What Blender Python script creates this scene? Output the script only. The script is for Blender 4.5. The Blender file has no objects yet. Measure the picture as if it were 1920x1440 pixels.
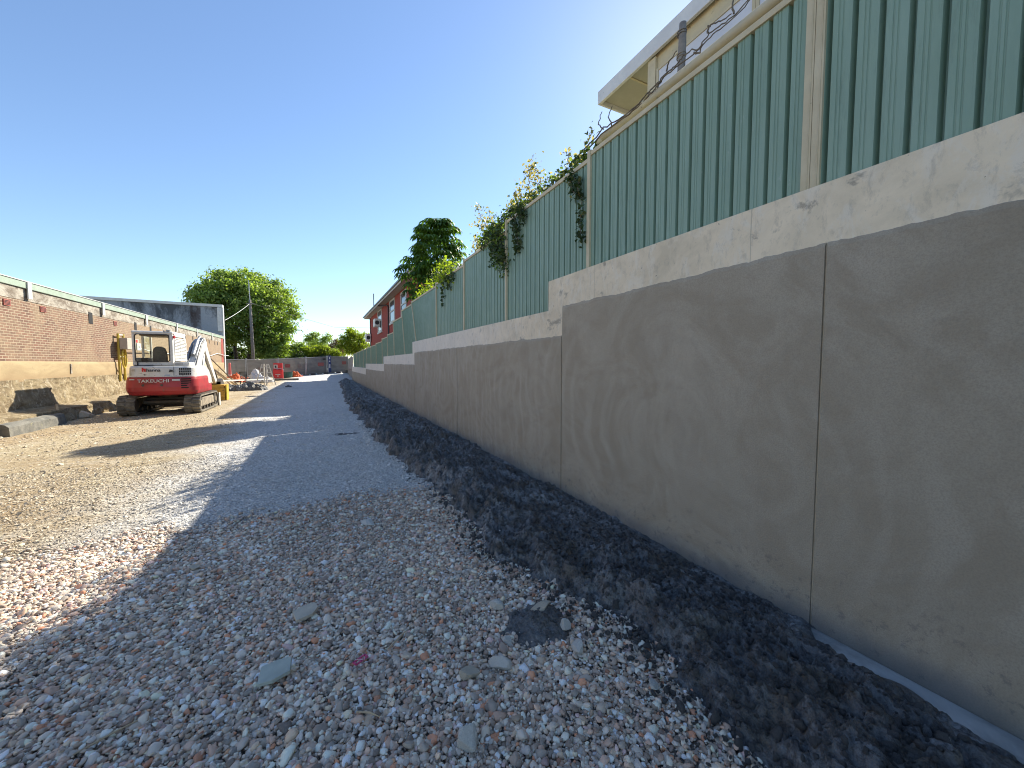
import bpy, math, random
import numpy as np
from mathutils import Vector, Matrix, Euler
random.seed(7); RNG = np.random.default_rng(7)
R = math.radians
SC = bpy.context.scene
COL = SC.collection

# ------------------------------------------------------------------ camera, sky, sun, exposure
CAM_H = 1.77
cd = bpy.data.cameras.new('camera'); cam = bpy.data.objects.new('camera', cd); COL.objects.link(cam)
cd.sensor_fit = 'HORIZONTAL'; cd.sensor_width = 36; cd.lens = 721/1920*36
cd.clip_start = 0.05; cd.clip_end = 3000
cam.location = (0, 0, CAM_H)
cam.rotation_euler = (R(90-3.096), 0, -R(26.5))
SC.camera = cam
SUN_AZ, SUN_EL = 51.0, 36.0
w = bpy.data.worlds.new('World'); SC.world = w; w.use_nodes = True
nt = w.node_tree; nt.nodes.clear()
sky = nt.nodes.new('ShaderNodeTexSky'); sky.sky_type = 'NISHITA'; sky.sun_disc = False
sky.sun_elevation = R(SUN_EL); sky.sun_rotation = R(SUN_AZ)
sky.altitude = 200; sky.air_density = 1.0; sky.dust_density = 0.15; sky.ozone_density = 3.2
bg = nt.nodes.new('ShaderNodeBackground'); bg.inputs[1].default_value = 0.095
wo = nt.nodes.new('ShaderNodeOutputWorld')
nt.links.new(sky.outputs[0], bg.inputs[0]); nt.links.new(bg.outputs[0], wo.inputs[0])
sl = bpy.data.lights.new('sun', 'SUN'); sl.energy = 4.6; sl.angle = R(0.5); sl.color = (1.0, 0.93, 0.80)
so = bpy.data.objects.new('sun', sl); COL.objects.link(so)
sd = Vector((math.cos(R(SUN_EL))*math.sin(R(SUN_AZ)), math.cos(R(SUN_EL))*math.cos(R(SUN_AZ)), math.sin(R(SUN_EL))))
so.rotation_euler = sd.to_track_quat('Z', 'Y').to_euler()
SC.view_settings.view_transform = 'Standard'; SC.view_settings.look = 'None'
SC.view_settings.gamma = 1; SC.view_settings.exposure = 1.2
SC.cycles.max_bounces = 8; SC.cycles.transparent_max_bounces = 16
SC.cycles.sample_clamp_indirect = 6; SC.cycles.filter_width = 1.05

# ------------------------------------------------------------------ helpers
def _h(i, j, s):
    n = (i.astype(np.int64)*374761393 + j.astype(np.int64)*668265263 + s*1442695041) & 0xffffffff
    n = ((n ^ (n >> 13))*1274126177) & 0xffffffff
    return ((n ^ (n >> 16)) & 0xffff)/65535.0
def vn(x, y, s=0):
    x = np.asarray(x, float); y = np.asarray(y, float)
    i = np.floor(x); j = np.floor(y); u = x-i; v = y-j
    u = u*u*(3-2*u); v = v*v*(3-2*v)
    a = _h(i, j, s); b = _h(i+1, j, s); c = _h(i, j+1, s); d = _h(i+1, j+1, s)
    return (a*(1-u)+b*u)*(1-v)+(c*(1-u)+d*u)*v
def fbm(x, y, s=0, o=4, g=.5):
    t = 0; a = 1; n = 0; x = np.asarray(x, float); y = np.asarray(y, float)
    for k in range(o):
        t = t+a*vn(x*(2**k)+k*17.3, y*(2**k)+k*9.1, s+k); n += a; a *= g
    return t/n
def worley(x, y, s=0):
    x = np.asarray(x, float); y = np.asarray(y, float); i = np.floor(x); j = np.floor(y); m = np.full(x.shape, 9.0); cid = np.zeros(x.shape)
    for di in (-1, 0, 1):
        for dj in (-1, 0, 1):
            a = i+di; b = j+dj; d = np.hypot(a+_h(a, b, s)-x, b+_h(a, b, s+7)-y); k = d < m
            m = np.where(k, d, m); cid = np.where(k, _h(a, b, s+13), cid)
    return m, cid
def sstep(a, b, x):
    t = np.clip((np.asarray(x, float)-a)/(b-a), 0, 1); return t*t*(3-2*t)

class MB:
    def __init__(s): s.v = []; s.f = []; s.m = []; s.mi = 0
    def add(s, vs, fs):
        o = len(s.v); s.v += [tuple(v) for v in vs]
        for f in fs: s.f.append([i+o for i in f]); s.m.append(s.mi)
        return s
    def box(s, x0, x1, y0, y1, z0, z1):
        return s.add([(x0,y0,z0),(x1,y0,z0),(x1,y1,z0),(x0,y1,z0),(x0,y0,z1),(x1,y0,z1),(x1,y1,z1),(x0,y1,z1)],
                     [(3,2,1,0),(4,5,6,7),(0,1,5,4),(1,2,6,5),(2,3,7,6),(3,0,4,7)])
    def obox(s, c, d, M):
        M = M.to_3x3() if hasattr(M, 'to_3x3') else M; vs = []
        for sz in (-1,1):
            for sx, sy in ((-1,-1),(1,-1),(1,1),(-1,1)):
                vs.append(Vector(c)+M @ Vector((sx*d[0]/2, sy*d[1]/2, sz*d[2]/2)))
        return s.add(vs, [(3,2,1,0),(4,5,6,7),(0,1,5,4),(1,2,6,5),(2,3,7,6),(3,0,4,7)])
    def bar(s, p0, p1, a, b=None, up=(0,0,1)):
        p0 = Vector(p0); p1 = Vector(p1); b = b or a; d = (p1-p0); z = d.normalized()
        x = Vector(up).cross(z)
        if x.length < 1e-3: x = Vector((1,0,0)).cross(z)
        x.normalize(); y = z.cross(x)
        M = Matrix((x, y, z)).transposed()
        return s.obox((p0+p1)/2, (a, b, d.length), M)
    def prism(s, poly, axis, a, b):
        """poly: 2D list; axis 'x': poly=(y,z) ; 'y': (x,z) ; 'z': (x,y)"""
        def P(q, t):
            return {'x': (t, q[0], q[1]), 'y': (q[0], t, q[1]), 'z': (q[0], q[1], t)}[axis]
        n = len(poly); vs = [P(q, a) for q in poly]+[P(q, b) for q in poly]
        fs = [[(i+1) % n, i, n+i, n+(i+1) % n] for i in range(n)]+[list(range(n)), list(range(2*n-1, n-1, -1))]
        return s.add(vs, fs)
    def tube(s, pts, rs, n=8, cap=True):
        pts = [Vector(p) for p in pts]
        if not hasattr(rs, '__len__'): rs = [rs]*len(pts)
        rings = []; x = None
        for i, p in enumerate(pts):
            d = (pts[min(i+1, len(pts)-1)]-pts[max(i-1, 0)]).normalized()
            if x is None:
                x = d.orthogonal().normalized()
            else:
                x = (x-d*x.dot(d)); x = x.normalized() if x.length > 1e-6 else d.orthogonal().normalized()
            y = d.cross(x)
            rings.append([p+(x*math.cos(2*math.pi*k/n)+y*math.sin(2*math.pi*k/n))*rs[i] for k in range(n)])
        vs = [v for r in rings for v in r]; fs = []
        for i in range(len(rings)-1):
            for k in range(n):
                fs.append((i*n+k, i*n+(k+1) % n, (i+1)*n+(k+1) % n, (i+1)*n+k))
        if cap: fs += [list(range(n-1, -1, -1)), [len(vs)-n+k for k in range(n)]]
        return s.add(vs, fs)
    def loft(s, rings, cap=True):
        n = len(rings[0]); vs = [v for r in rings for v in r]; fs = []
        for i in range(len(rings)-1):
            for k in range(n): fs.append((i*n+k, i*n+(k+1) % n, (i+1)*n+(k+1) % n, (i+1)*n+k))
        if cap: fs += [list(range(n-1, -1, -1)), [len(vs)-n+k for k in range(n)]]
        return s.add(vs, fs)
    def build(s, name, mat, parent=None, smooth=False, bevel=0, **kw):
        me = bpy.data.meshes.new(name)
        off = Vector(parent['_w']) if parent is not None and '_w' in parent else Vector((0,0,0))
        me.from_pydata([tuple(Vector(v)-off) for v in s.v], [], s.f)
        mats = mat if isinstance(mat, (list, tuple)) else [mat]
        for m in mats: me.materials.append(m)
        if len(mats) > 1: me.polygons.foreach_set('material_index', s.m)
        return finish(name, me, parent, smooth, bevel, **kw)
def finish(name, me, parent=None, smooth=False, bevel=0, **kw):
    o = bpy.data.objects.new(name, me); COL.objects.link(o)
    if parent is not None:
        o.parent = parent
        if '_w' in parent: o['_w'] = list(parent['_w'])
    if smooth: me.polygons.foreach_set('use_smooth', [True]*len(me.polygons))
    me.update()
    if bevel:
        b = o.modifiers.new('bevel', 'BEVEL'); b.width = bevel; b.segments = 2; b.limit_method = 'ANGLE'; b.angle_limit = R(40)
    for k, v in kw.items(): o[k] = v
    return o
def thing(name, label, cat, loc, group=None):
    o = bpy.data.objects.new(name, None); COL.objects.link(o); o.location = loc; o['_w'] = list(loc)
    o['label'] = label; o['category'] = cat
    if group: o['group'] = group
    o.empty_display_size = .2
    return o
def np_mesh(name, V, F, mats, fm=None, smooth=False, parent=None, col=None, **kw):
    V = np.asarray(V, np.float32); F = np.asarray(F, np.int32)
    if parent is not None and '_w' in parent: V = V-np.array(parent['_w'], np.float32)
    me = bpy.data.meshes.new(name); k = F.shape[1]
    me.vertices.add(len(V)); me.vertices.foreach_set('co', V.ravel())
    me.loops.add(F.size); me.loops.foreach_set('vertex_index', F.ravel())
    me.polygons.add(len(F)); me.polygons.foreach_set('loop_start', np.arange(0, F.size, k, dtype=np.int32))
    me.polygons.foreach_set('loop_total', np.full(len(F), k, np.int32))
    for m in (mats if isinstance(mats, (list, tuple)) else [mats]): me.materials.append(m)
    if fm is not None: me.polygons.foreach_set('material_index', fm)
    me.update(calc_edges=True)
    if col is not None:
        a = me.attributes.new('tone', 'FLOAT', 'POINT'); a.data.foreach_set('value', np.asarray(col, np.float32))
    return finish(name, me, parent, smooth, 0, **kw)
def grid_faces(nx, ny):
    i, j = np.meshgrid(np.arange(nx-1), np.arange(ny-1)); a = (j*nx+i).ravel()
    return np.stack([a, a+1, a+nx+1, a+nx], 1)
def tag(o, label=None, cat=None, group=None, kind=None):
    if label: o['label'] = label
    if cat: o['category'] = cat
    if group: o['group'] = group
    if kind: o['kind'] = kind
    return o

# ------------------------------------------------------------------ material helpers
class NT:
    def __init__(s, name):
        s.m = bpy.data.materials.new(name); s.m.use_nodes = True; s.t = s.m.node_tree
        s.b = s.t.nodes['Principled BSDF']; s.out = s.t.nodes['Material Output']
        s.co = s.n('ShaderNodeTexCoord').outputs['Object']
    def n(s, ty, **kw):
        n = s.t.nodes.new(ty)
        for k, v in kw.items(): setattr(n, k, v)
        return n
    def l(s, a, b): s.t.links.new(a, b)
    def inp(s, sock, v):
        if hasattr(v, 'is_output') or isinstance(v, bpy.types.NodeSocket): s.l(v, sock)
        else: sock.default_value = v
    def pos(s): return s.n('ShaderNodeNewGeometry').outputs['Position']
    def mapv(s, co, scale=(1,1,1), loc=(0,0,0), rot=(0,0,0)):
        m = s.n('ShaderNodeMapping'); s.l(co, m.inputs[0]); m.inputs['Scale'].default_value = scale
        m.inputs['Location'].default_value = loc; m.inputs['Rotation'].default_value = rot; return m.outputs[0]
    def noise(s, scale, detail=4, rough=.55, dist=0, co=None, out=0):
        n = s.n('ShaderNodeTexNoise'); s.l(co or s.co, n.inputs['Vector'])
        n.inputs['Scale'].default_value = scale; n.inputs['Detail'].default_value = detail
        n.inputs['Roughness'].default_value = rough; n.inputs['Distortion'].default_value = dist
        return n.outputs[out]
    def vor(s, scale, co=None, out='Distance', feature='F1', rnd=1):
        n = s.n('ShaderNodeTexVoronoi'); n.feature = feature; s.l(co or s.co, n.inputs['Vector'])
        n.inputs['Scale'].default_value = scale; n.inputs['Randomness'].default_value = rnd; return n.outputs[out]
    def ramp(s, f, stops, interp='LINEAR'):
        r = s.n('ShaderNodeValToRGB'); s.l(f, r.inputs[0]); cr = r.color_ramp; cr.interpolation = interp
        while len(cr.elements) > 1: cr.elements.remove(cr.elements[-1])
        for i, (p, c) in enumerate(stops):
            e = cr.elements[0] if i == 0 else cr.elements.new(p); e.position = p
            c = (c, c, c) if not hasattr(c, '__len__') else c
            e.color = (c[0], c[1], c[2], 1)
        return r.outputs[0]
    def mix(s, f, a, b, mode='MIX'):
        m = s.n('ShaderNodeMix', data_type='RGBA', blend_type=mode); s.inp(m.inputs[0], f)
        for k, v in ((6, a), (7, b)):
            if isinstance(v, bpy.types.NodeSocket): s.l(v, m.inputs[k])
            else: m.inputs[k].default_value = (v[0], v[1], v[2], 1)
        return m.outputs[2]
    def math(s, op, a, b=0.5, c=None, clamp=False):
        m = s.n('ShaderNodeMath', operation=op, use_clamp=clamp); s.inp(m.inputs[0], a); s.inp(m.inputs[1], b)
        if c is not None: s.inp(m.inputs[2], c)
        return m.outputs[0]
    def sep(s, v):
        n = s.n('ShaderNodeSeparateXYZ'); s.l(v, n.inputs[0]); return n.outputs
    def comb(s, x, y, z=0):
        n = s.n('ShaderNodeCombineXYZ')
        for i, v in enumerate((x, y, z)): s.inp(n.inputs[i], v)
        return n.outputs[0]
    def smooth(s, v, a, b):
        m = s.n('ShaderNodeMapRange', interpolation_type='SMOOTHSTEP'); s.inp(m.inputs[0], v)
        m.inputs[1].default_value = a; m.inputs[2].default_value = b; return m.outputs[0]
    def bump(s, h, strength=.5, dist=.01, prev=None):
        n = s.n('ShaderNodeBump'); s.l(h, n.inputs['Height']); n.inputs['Strength'].default_value = strength
        n.inputs['Distance'].default_value = dist
        if prev: s.l(prev, n.inputs['Normal'])
        return n.outputs[0]
    def done(s, col, rough=.7, normal=None, metal=0, spec=.5):
        s.inp(s.b.inputs['Base Color'], col if isinstance(col, bpy.types.NodeSocket) else (*col[:3], 1))
        s.inp(s.b.inputs['Roughness'], rough); s.b.inputs['Metallic'].default_value = metal
        s.b.inputs['Specular IOR Level'].default_value = spec
        if normal: s.l(normal, s.b.inputs['Normal'])
        return s.m
def pm(name, c1, c2=None, scale=4, rough=.6, bump=.3, bscale=60, bdist=.003, metal=0, spec=.5, lo=.35, hi=.65, spots=None):
    t = NT(name); c2 = c2 or tuple(x*.8 for x in c1)
    f = t.ramp(t.noise(scale, 6, .6), [(lo, 0), (hi, 1)])
    c = t.mix(f, c1, c2)
    if spots:
        g = t.ramp(t.noise(spots[1], 5, .7), [(spots[2], 0), (spots[2]+.06, 1)]); c = t.mix(g, c, spots[0])
    nb = t.bump(t.noise(bscale, 4), bump, bdist) if bump else None
    return t.done(c, rough, nb, metal, spec)

M = {}
M['white_paint'] = pm('white_paint', (.70,.68,.63), (.58,.56,.51), 3, .4, .1, 40, spots=((.34,.29,.22), 9, .60))
M['red_paint'] = pm('red_paint', (.42,.03,.035), (.30,.035,.035), 3, .4, .1, 40, spots=((.20,.10,.07), 5, .64))
M['black'] = pm('black_plastic', (.018,.018,.02), (.03,.03,.03), 5, .5, .1)
M['dark_metal'] = pm('dark_metal', (.05,.045,.04), (.09,.075,.055), 6, .6, .3, spots=((.16,.12,.08), 9, .6))
M['dusty'] = pm('dusty_steel', (.33,.28,.20), (.16,.13,.10), 7, .8, .4)
M['rubber'] = pm('dusty_rubber', (.10,.09,.075), (.24,.21,.16), 5, .85, .5, 50, .004)
M['cream'] = pm('cream_paint', (.62,.53,.36), (.54,.45,.29), 5, .55, .2, 80, .001, spots=((.25,.21,.14), 30, .68))
M['cream_dirty'] = pm('cream_dirty', (.66,.56,.36), (.50,.43,.30), 2.5, .6, .2, 50, .001, spots=((.30,.26,.18), 12, .62))
M['galv'] = pm('galvanised', (.42,.43,.44), (.30,.31,.32), 8, .45, .1, metal=.6)
M['timber'] = pm('raw_timber', (.52,.40,.25), (.40,.30,.19), 8, .75, .3)
M['yellow_timber'] = pm('yellow_timber', (.60,.36,.06), (.46,.26,.04), 6, .7, .3, spots=((.22,.13,.05), 9, .6))
M['yellow_paint'] = pm('yellow_paint', (.58,.44,.05), (.48,.34,.05), 6, .5, .1)
M['aluminium'] = pm('weathered_ladder', (.66,.63,.57), (.55,.52,.46), 9, .5, .1)
M['bright_red'] = pm('bright_red', (.62,.02,.025), (.50,.02,.02), 4, .45, .1)
M['orange'] = pm('orange_mesh', (.75,.14,.03), (.6,.10,.02), 9, .7, .5, 30, .02)
M['green_bin'] = pm('green_plastic', (.02,.10,.08), None, 5, .5, .1)
M['sack'] = pm('white_sack', (.66,.66,.68), (.52,.52,.55), 9, .7, .6, 12, .03)
M['rock'] = pm('pale_rock', (.66,.64,.58), (.48,.47,.43), 14, .9, .8, 45, .006)
M['rock_tan'] = pm('tan_rock', (.56,.49,.38), (.42,.37,.29), 14, .9, .7, 45, .006)
M['tile_a'] = pm('slate_fragment', (.46,.49,.42), (.36,.39,.34), 9, .85, .5, 60, .002)
M['tile_b'] = pm('tan_fragment', (.56,.49,.38), (.44,.39,.31), 9, .85, .5, 60, .002)
M['pink'] = pm('pink_plastic', (.62,.05,.17), (.5,.04,.14), 9, .4, 0)
M['bark'] = pm('bark', (.055,.042,.032), (.10,.08,.06), 6, .9, .8, 20, .03)
M['twig'] = pm('twig', (.13,.10,.075), (.20,.165,.12), 12, .9, .4, 60, .004)
M['grey_rope'] = pm('weathered_post', (.20,.17,.15), (.30,.27,.24), 10, .9, .9, 60, .006)
M['white_trim'] = pm('white_trim', (.60,.60,.57), (.50,.50,.47), 4, .5, .1)
M['zinc'] = pm('pale_green_flashing', (.27,.34,.25), (.36,.42,.33), 3, .5, .1)
M['vent'] = pm('terracotta_vent', (.36,.10,.07), (.30,.08,.06), 9, .8, .3)
M['hole'] = pm('dark_recess', (.02,.02,.02), None, 5, .9, 0)
M['gutter_grey'] = pm('grey_gutter', (.17,.19,.20), (.22,.24,.25), 4, .5, .1)
M['soffit'] = pm('soffit', (.46,.43,.36), (.40,.37,.31), 3, .7, .1)
M['seat'] = pm('seat_fabric', (.10,.10,.10), (.14,.14,.14), 20, .9, .4)
M['blue_banner'] = pm('navy_vinyl', (.02,.035,.13), None, 4, .5, .1)
M['wire'] = pm('white_cable', (.7,.7,.68), None, 4, .5, 0)
M['beige_box'] = pm('beige_meter_box', (.48,.42,.34), (.40,.35,.29), 4, .6, .1)
M['pole_wood'] = pm('pole_timber', (.14,.12,.105), (.22,.20,.18), 5, .9, .5, 30, .01)

t = NT('glass'); t.t.nodes.remove(t.b)
gl = t.n('ShaderNodeBsdfGlossy'); gl.inputs['Roughness'].default_value = .03
tr = t.n('ShaderNodeBsdfTransparent'); tr.inputs[0].default_value = (.90,.95,.90,1)
fr = t.n('ShaderNodeFresnel'); fr.inputs[0].default_value = 1.45
mx = t.n('ShaderNodeMixShader'); t.l(fr.outputs[0], mx.inputs[0]); t.l(tr.outputs[0], mx.inputs[1]); t.l(gl.outputs[0], mx.inputs[2])
t.l(mx.outputs[0], t.out.inputs[0]); M['glass'] = t.m
t = NT('window_pane'); M['pane'] = t.done((.05,.06,.07), .08)

def brick_mat(name, b1, b2, mortar, tan=None, axis='y', h=.076, wd=.235, tan_from=None, paint=None):
    t = NT(name); p = t.pos(); x, y, z = t.sep(p)
    v = t.comb(y if axis == 'y' else x, z)
    b = t.n('ShaderNodeTexBrick'); t.l(v, b.inputs['Vector']); b.offset = .5
    b.inputs['Scale'].default_value = 1; b.inputs['Mortar Size'].default_value = .011
    b.inputs['Brick Width'].default_value = wd; b.inputs['Row Height'].default_value = h
    b.inputs['Mortar Smooth'].default_value = .2; b.inputs['Bias'].default_value = -.1
    b.inputs['Color1'].default_value = (*b1, 1); b.inputs['Color2'].default_value = (*b2, 1); b.inputs['Mortar'].default_value = (*mortar, 1)
    c = b.outputs[0]
    big = t.noise(1.1, 7, .68, .3, co=p); c = t.mix(t.ramp(big, [(.42, 0), (.68, .75)]), c, tan or mortar)
    if tan_from is not None:
        k = t.math('ADD', y, t.math('MULTIPLY', t.noise(.5, 5, .7, co=p), 6))
        c = t.mix(t.math('MULTIPLY', t.smooth(k, tan_from, tan_from+5), .72), c, tan)
    c = t.mix(.45, c, t.mix(t.noise(9, 4, .7, co=p), (.15,.15,.15), (1,1,1)), 'OVERLAY')
    if paint: c = paint(t, c, p, x, y, z)
    hgt = t.math('SUBTRACT', t.math('MULTIPLY', t.noise(45, 4, co=p), .35), b.outputs['Fac'])
    return t.done(c, .9, t.bump(hgt, .7, .012))
M['old_brick'] = brick_mat('old_brick', (.19,.095,.06), (.125,.068,.046), (.36,.29,.20), (.30,.22,.135), tan_from=24)
M['red_brick'] = brick_mat('red_brick', (.40,.075,.045), (.31,.055,.035), (.42,.30,.24), (.38,.09,.06), 'x')
M['red_brick_side'] = brick_mat('red_brick_side', (.36,.048,.032), (.27,.036,.026), (.26,.12,.09), (.30,.045,.03), 'y')
def greypaint(t, c, p, x, y, z):
    n = t.noise(.42, 6, .75, .4, co=t.mapv(p, (1,1,.45)))
    c = t.mix(.62, c, (.30,.33,.36))
    c = t.mix(t.ramp(n, [(.50, 0), (.62, .85)]), c, (.05,.055,.06))
    st = t.math('MULTIPLY', t.smooth(t.math('ABSOLUTE', t.math('ADD', x, 9.6)), .42, .30), t.ramp(t.noise(2.2, 4, co=p), [(.3,.3),(.5,1)]))
    return t.mix(t.math('MULTIPLY', st, .8), c, (.05,.03,.025))
M['grey_brick'] = brick_mat('grey_painted_brick', (.30,.33,.36), (.26,.29,.32), (.22,.24,.26), (.36,.39,.42), 'x', paint=greypaint)

# cement band and rough stone footing of the old building
t = NT('cement_band'); p = t.pos(); z = t.sep(p)[2]
c = t.mix(t.ramp(t.noise(1.3, 6, .65, .5, co=t.mapv(p, (1,.5,1.6))), [(.35,0),(.65,1)]), (.43,.335,.185), (.31,.225,.12))
c = t.mix(t.ramp(t.noise(7, 5, .7, co=p), [(.62,0),(.72,.6)]), c, (.25,.19,.12))
c = t.mix(t.math('MULTIPLY', t.smooth(z, 1.55, 1.30), .45), c, (.27,.175,.09))
M['cement_band'] = t.done(c, .9, t.bump(t.noise(18, 6, .7, co=p), .6, .012))
t = NT('rough_stone'); p = t.pos()
c = t.mix(t.ramp(t.noise(2.1, 8, .74, .8, co=p), [(.40,0),(.58,1)]), (.44,.345,.20), (.29,.215,.12))
c = t.mix(t.ramp(t.noise(7, 6, .75, .8, co=t.mapv(p, (1,1.3,.42))), [(.52,0),(.62,.85)]), c, (.66,.57,.40))
c = t.mix(t.ramp(t.noise(4.2, 7, .8, 1.6, co=t.mapv(p, (1,.6,2.6))), [(.585,0),(.615,.9)]), c, (.09,.07,.045))
M['rough_stone'] = t.done(c, .95, t.bump(t.noise(9, 9, .8, .8, co=p), 1, .12))
t = NT('bagged_mortar'); p = t.pos()
c = t.mix(t.ramp(t.noise(2.3, 7, .75, .6, co=t.mapv(p, (1,1,2))), [(.40,0),(.58,1)]), (.17,.135,.10), (.42,.38,.31))
M['bagged'] = t.done(c, .95, t.bump(t.noise(22, 6, .7, co=p), .7, .015))

# retaining wall: fresh cement render and older board-marked concrete
t = NT('cement_render'); p = t.pos(); x, y, z = t.sep(p)
wv = t.n('ShaderNodeTexWave', wave_type='RINGS', rings_direction='X'); t.l(t.mapv(p, (1,1,1), loc=(0,-2.6,-1.1)), wv.inputs['Vector'])
wv.inputs['Scale'].default_value = 1.25; wv.inputs['Distortion'].default_value = 9; wv.inputs['Detail'].default_value = 3; wv.inputs['Detail Scale'].default_value = .8
sw = t.noise(1.15, 6, .62, 2.6, co=t.mapv(p, (1,.8,1)))
sw2 = t.noise(.6, 4, .6, 1.4, co=t.mapv(p, (1,.8,.9), loc=(0,3.1,.4)))
streak = t.noise(1.7, 6, .65, 1.4, co=t.mapv(p, (1,1.9,.42)))
c = t.mix(t.ramp(sw2, [(.30,0),(.70,1)]), (.40,.345,.258), (.48,.42,.33))
c = t.mix(t.ramp(sw, [(.42,0),(.62,.8)]), c, (.365,.305,.222))
c = t.mix(t.math('MULTIPLY', t.ramp(wv.outputs[1], [(.55,0),(.95,.45)]), t.ramp(t.noise(.9, 3, co=p), [(.42,0),(.6,1)])), c, (.52,.465,.375))
far = t.smooth(y, 5, 9)
c = t.mix(t.math('MULTIPLY', t.ramp(streak, [(.50,0),(.68,.6)]), t.math('MULTIPLY_ADD', far, .7, .25)), c, (.52,.47,.40))
c = t.mix(t.ramp(t.noise(110, 4, .75, co=p), [(.42,.0),(.66,.5)]), c, (.25,.215,.17))
c = t.mix(t.ramp(t.noise(9, 2, .5, co=p), [(.795,0),(.81,.6)]), c, (.06,.05,.045))
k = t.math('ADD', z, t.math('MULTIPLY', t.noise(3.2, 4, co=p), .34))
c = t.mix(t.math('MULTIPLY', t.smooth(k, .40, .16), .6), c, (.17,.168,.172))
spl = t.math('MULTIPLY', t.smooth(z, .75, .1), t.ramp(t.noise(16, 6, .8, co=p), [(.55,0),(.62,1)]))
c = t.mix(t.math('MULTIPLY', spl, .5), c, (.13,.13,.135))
b1 = t.bump(sw, .5, .02); b2 = t.bump(t.noise(120, 6, .8, co=p), .9, .006, b1); b3 = t.bump(t.noise(30, 5, .65, 1.2, co=p), .22, .006, b2)
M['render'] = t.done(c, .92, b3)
t = NT('board_marked_concrete'); p = t.pos(); x, y, z = t.sep(p)
c = t.mix(t.ramp(t.noise(1.6, 7, .68, .6, co=t.mapv(p, (1,1,1.5))), [(.35,0),(.66,1)]), (.86,.73,.54), (.66,.56,.405))
c = t.mix(t.ramp(t.noise(5.2, 6, .75, .8, co=t.mapv(p, (1,1.2,.6))), [(.50,0),(.62,.6)]), c, (.80,.73,.61))
c = t.mix(t.ramp(t.noise(2.8, 5, .7, co=p, dist=.4), [(.60,0),(.66,.7)]), c, (.27,.24,.195))
c = t.mix(t.ramp(t.noise(24, 2, .5, co=p), [(.73,0),(.76,.8)]), c, (.14,.12,.10))
c = t.mix(t.math('MULTIPLY', t.smooth(y, 4.5, 9), .55), c, (.82,.78,.72))
hl = t.math('PINGPONG', t.math('ADD', y, t.math('MULTIPLY', t.noise(3, 2, co=p), .02)), .92)
seam = t.smooth(hl, .006, .0)
c = t.mix(t.ramp(t.noise(13, 7, .8, .4, co=t.mapv(p, (1,1,.5))), [(.52,0),(.68,.5)]), c, (.40,.35,.28))
c = t.mix(t.math('MULTIPLY', seam, .4), c, (.22,.19,.16))
M['concrete'] = t.done(c, .9, t.bump(t.math('SUBTRACT', t.noise(40, 6, .7, co=p), seam), .45, .006))

t = NT('green_steel'); p = t.pos(); x, y, z = t.sep(p)
c = t.mix(t.ramp(t.noise(1.5, 5, .7, co=t.mapv(p, (1,3,.4))), [(.35,0),(.7,1)]), (.215,.315,.235), (.28,.385,.30))
c = t.mix(t.ramp(t.noise(14, 5, .75, co=t.mapv(p, (1,1,.35))), [(.64,0),(.76,.5)]), c, (.46,.50,.46))
c = t.mix(t.ramp(t.noise(3.2, 7, .75, co=t.mapv(p, (1,5,.5))), [(.56,0),(.72,.55)]), c, (.15,.21,.16))
c = t.mix(t.ramp(t.noise(60, 3, .7, co=p), [(.70,0),(.78,.5)]), c, (.5,.52,.48))
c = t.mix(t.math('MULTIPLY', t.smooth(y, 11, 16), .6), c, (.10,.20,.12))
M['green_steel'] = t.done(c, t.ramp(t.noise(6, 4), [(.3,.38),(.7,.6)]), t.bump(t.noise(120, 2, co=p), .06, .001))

# ground
def ground_mask(t, p):
    x, y, z = t.sep(p)
    n = t.math('SUBTRACT', t.noise(.9, 5, .65, co=p), .5)
    coarse = t.smooth(t.math('ADD', y, t.math('MULTIPLY', n, 2.4)), 5.45, 4.5)
    return x, y, z, n, coarse
t = NT('crushed_gravel_ground'); p = t.pos(); x, y, z, n, coarse = ground_mask(t, p)
vc = t.vor(62, co=p, out='Color'); vcs = t.sep(vc)[0]
vb = t.vor(24, co=p, out='Color'); vbs = t.sep(vb)[1]
grey = t.ramp(vcs, [(0,(.20,.195,.185)),(.3,(.50,.49,.47)),(.7,(.72,.705,.675)),(1,(.88,.87,.83))])
grey = t.mix(t.ramp(vbs, [(.55,0),(.9,.6)]), grey, (.62,.61,.59))
tanc = t.ramp(vcs, [(0,(.16,.12,.07)),(.35,(.40,.32,.20)),(.7,(.54,.45,.285)),(1,(.76,.67,.48))])
tanc = t.mix(t.ramp(t.noise(.7, 6, .7, .5, co=t.mapv(p, (1,.35,1))), [(.4,0),(.65,.7)]), tanc, (.34,.235,.13))
tanc = t.mix(t.ramp(t.noise(3.1, 7, .8, .6, co=t.mapv(p, (.5,1.6,1))), [(.52,0),(.62,.55)]), tanc, (.62,.56,.44))
e = t.math('ADD', x, t.math('MULTIPLY', n, 2.6))
e = t.math('ADD', e, t.math('MULTIPLY', t.smooth(y, 8, 30), .9))
lane = t.smooth(e, -3.1, -1.2)
c = t.mix(lane, tanc, grey)
big = t.noise(.55, 6, .7, .8, co=t.mapv(p, (1,.55,1)))
c = t.mix(t.ramp(big, [(.5,0),(.72,.38)]), c, t.mix(lane, (.24,.18,.12), (.32,.315,.305)))
c = t.mix(t.ramp(t.noise(2.2, 6, .75, 1.2, co=t.mapv(p, (.6,1.8,1))), [(.60,0),(.70,.4)]), c, (.56,.54,.49))
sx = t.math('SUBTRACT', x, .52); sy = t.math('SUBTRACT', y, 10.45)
r2 = t.math('ADD', t.math('MULTIPLY', sx, sx), t.math('MULTIPLY', t.math('MULTIPLY', sy, sy), 4.5))
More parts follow.
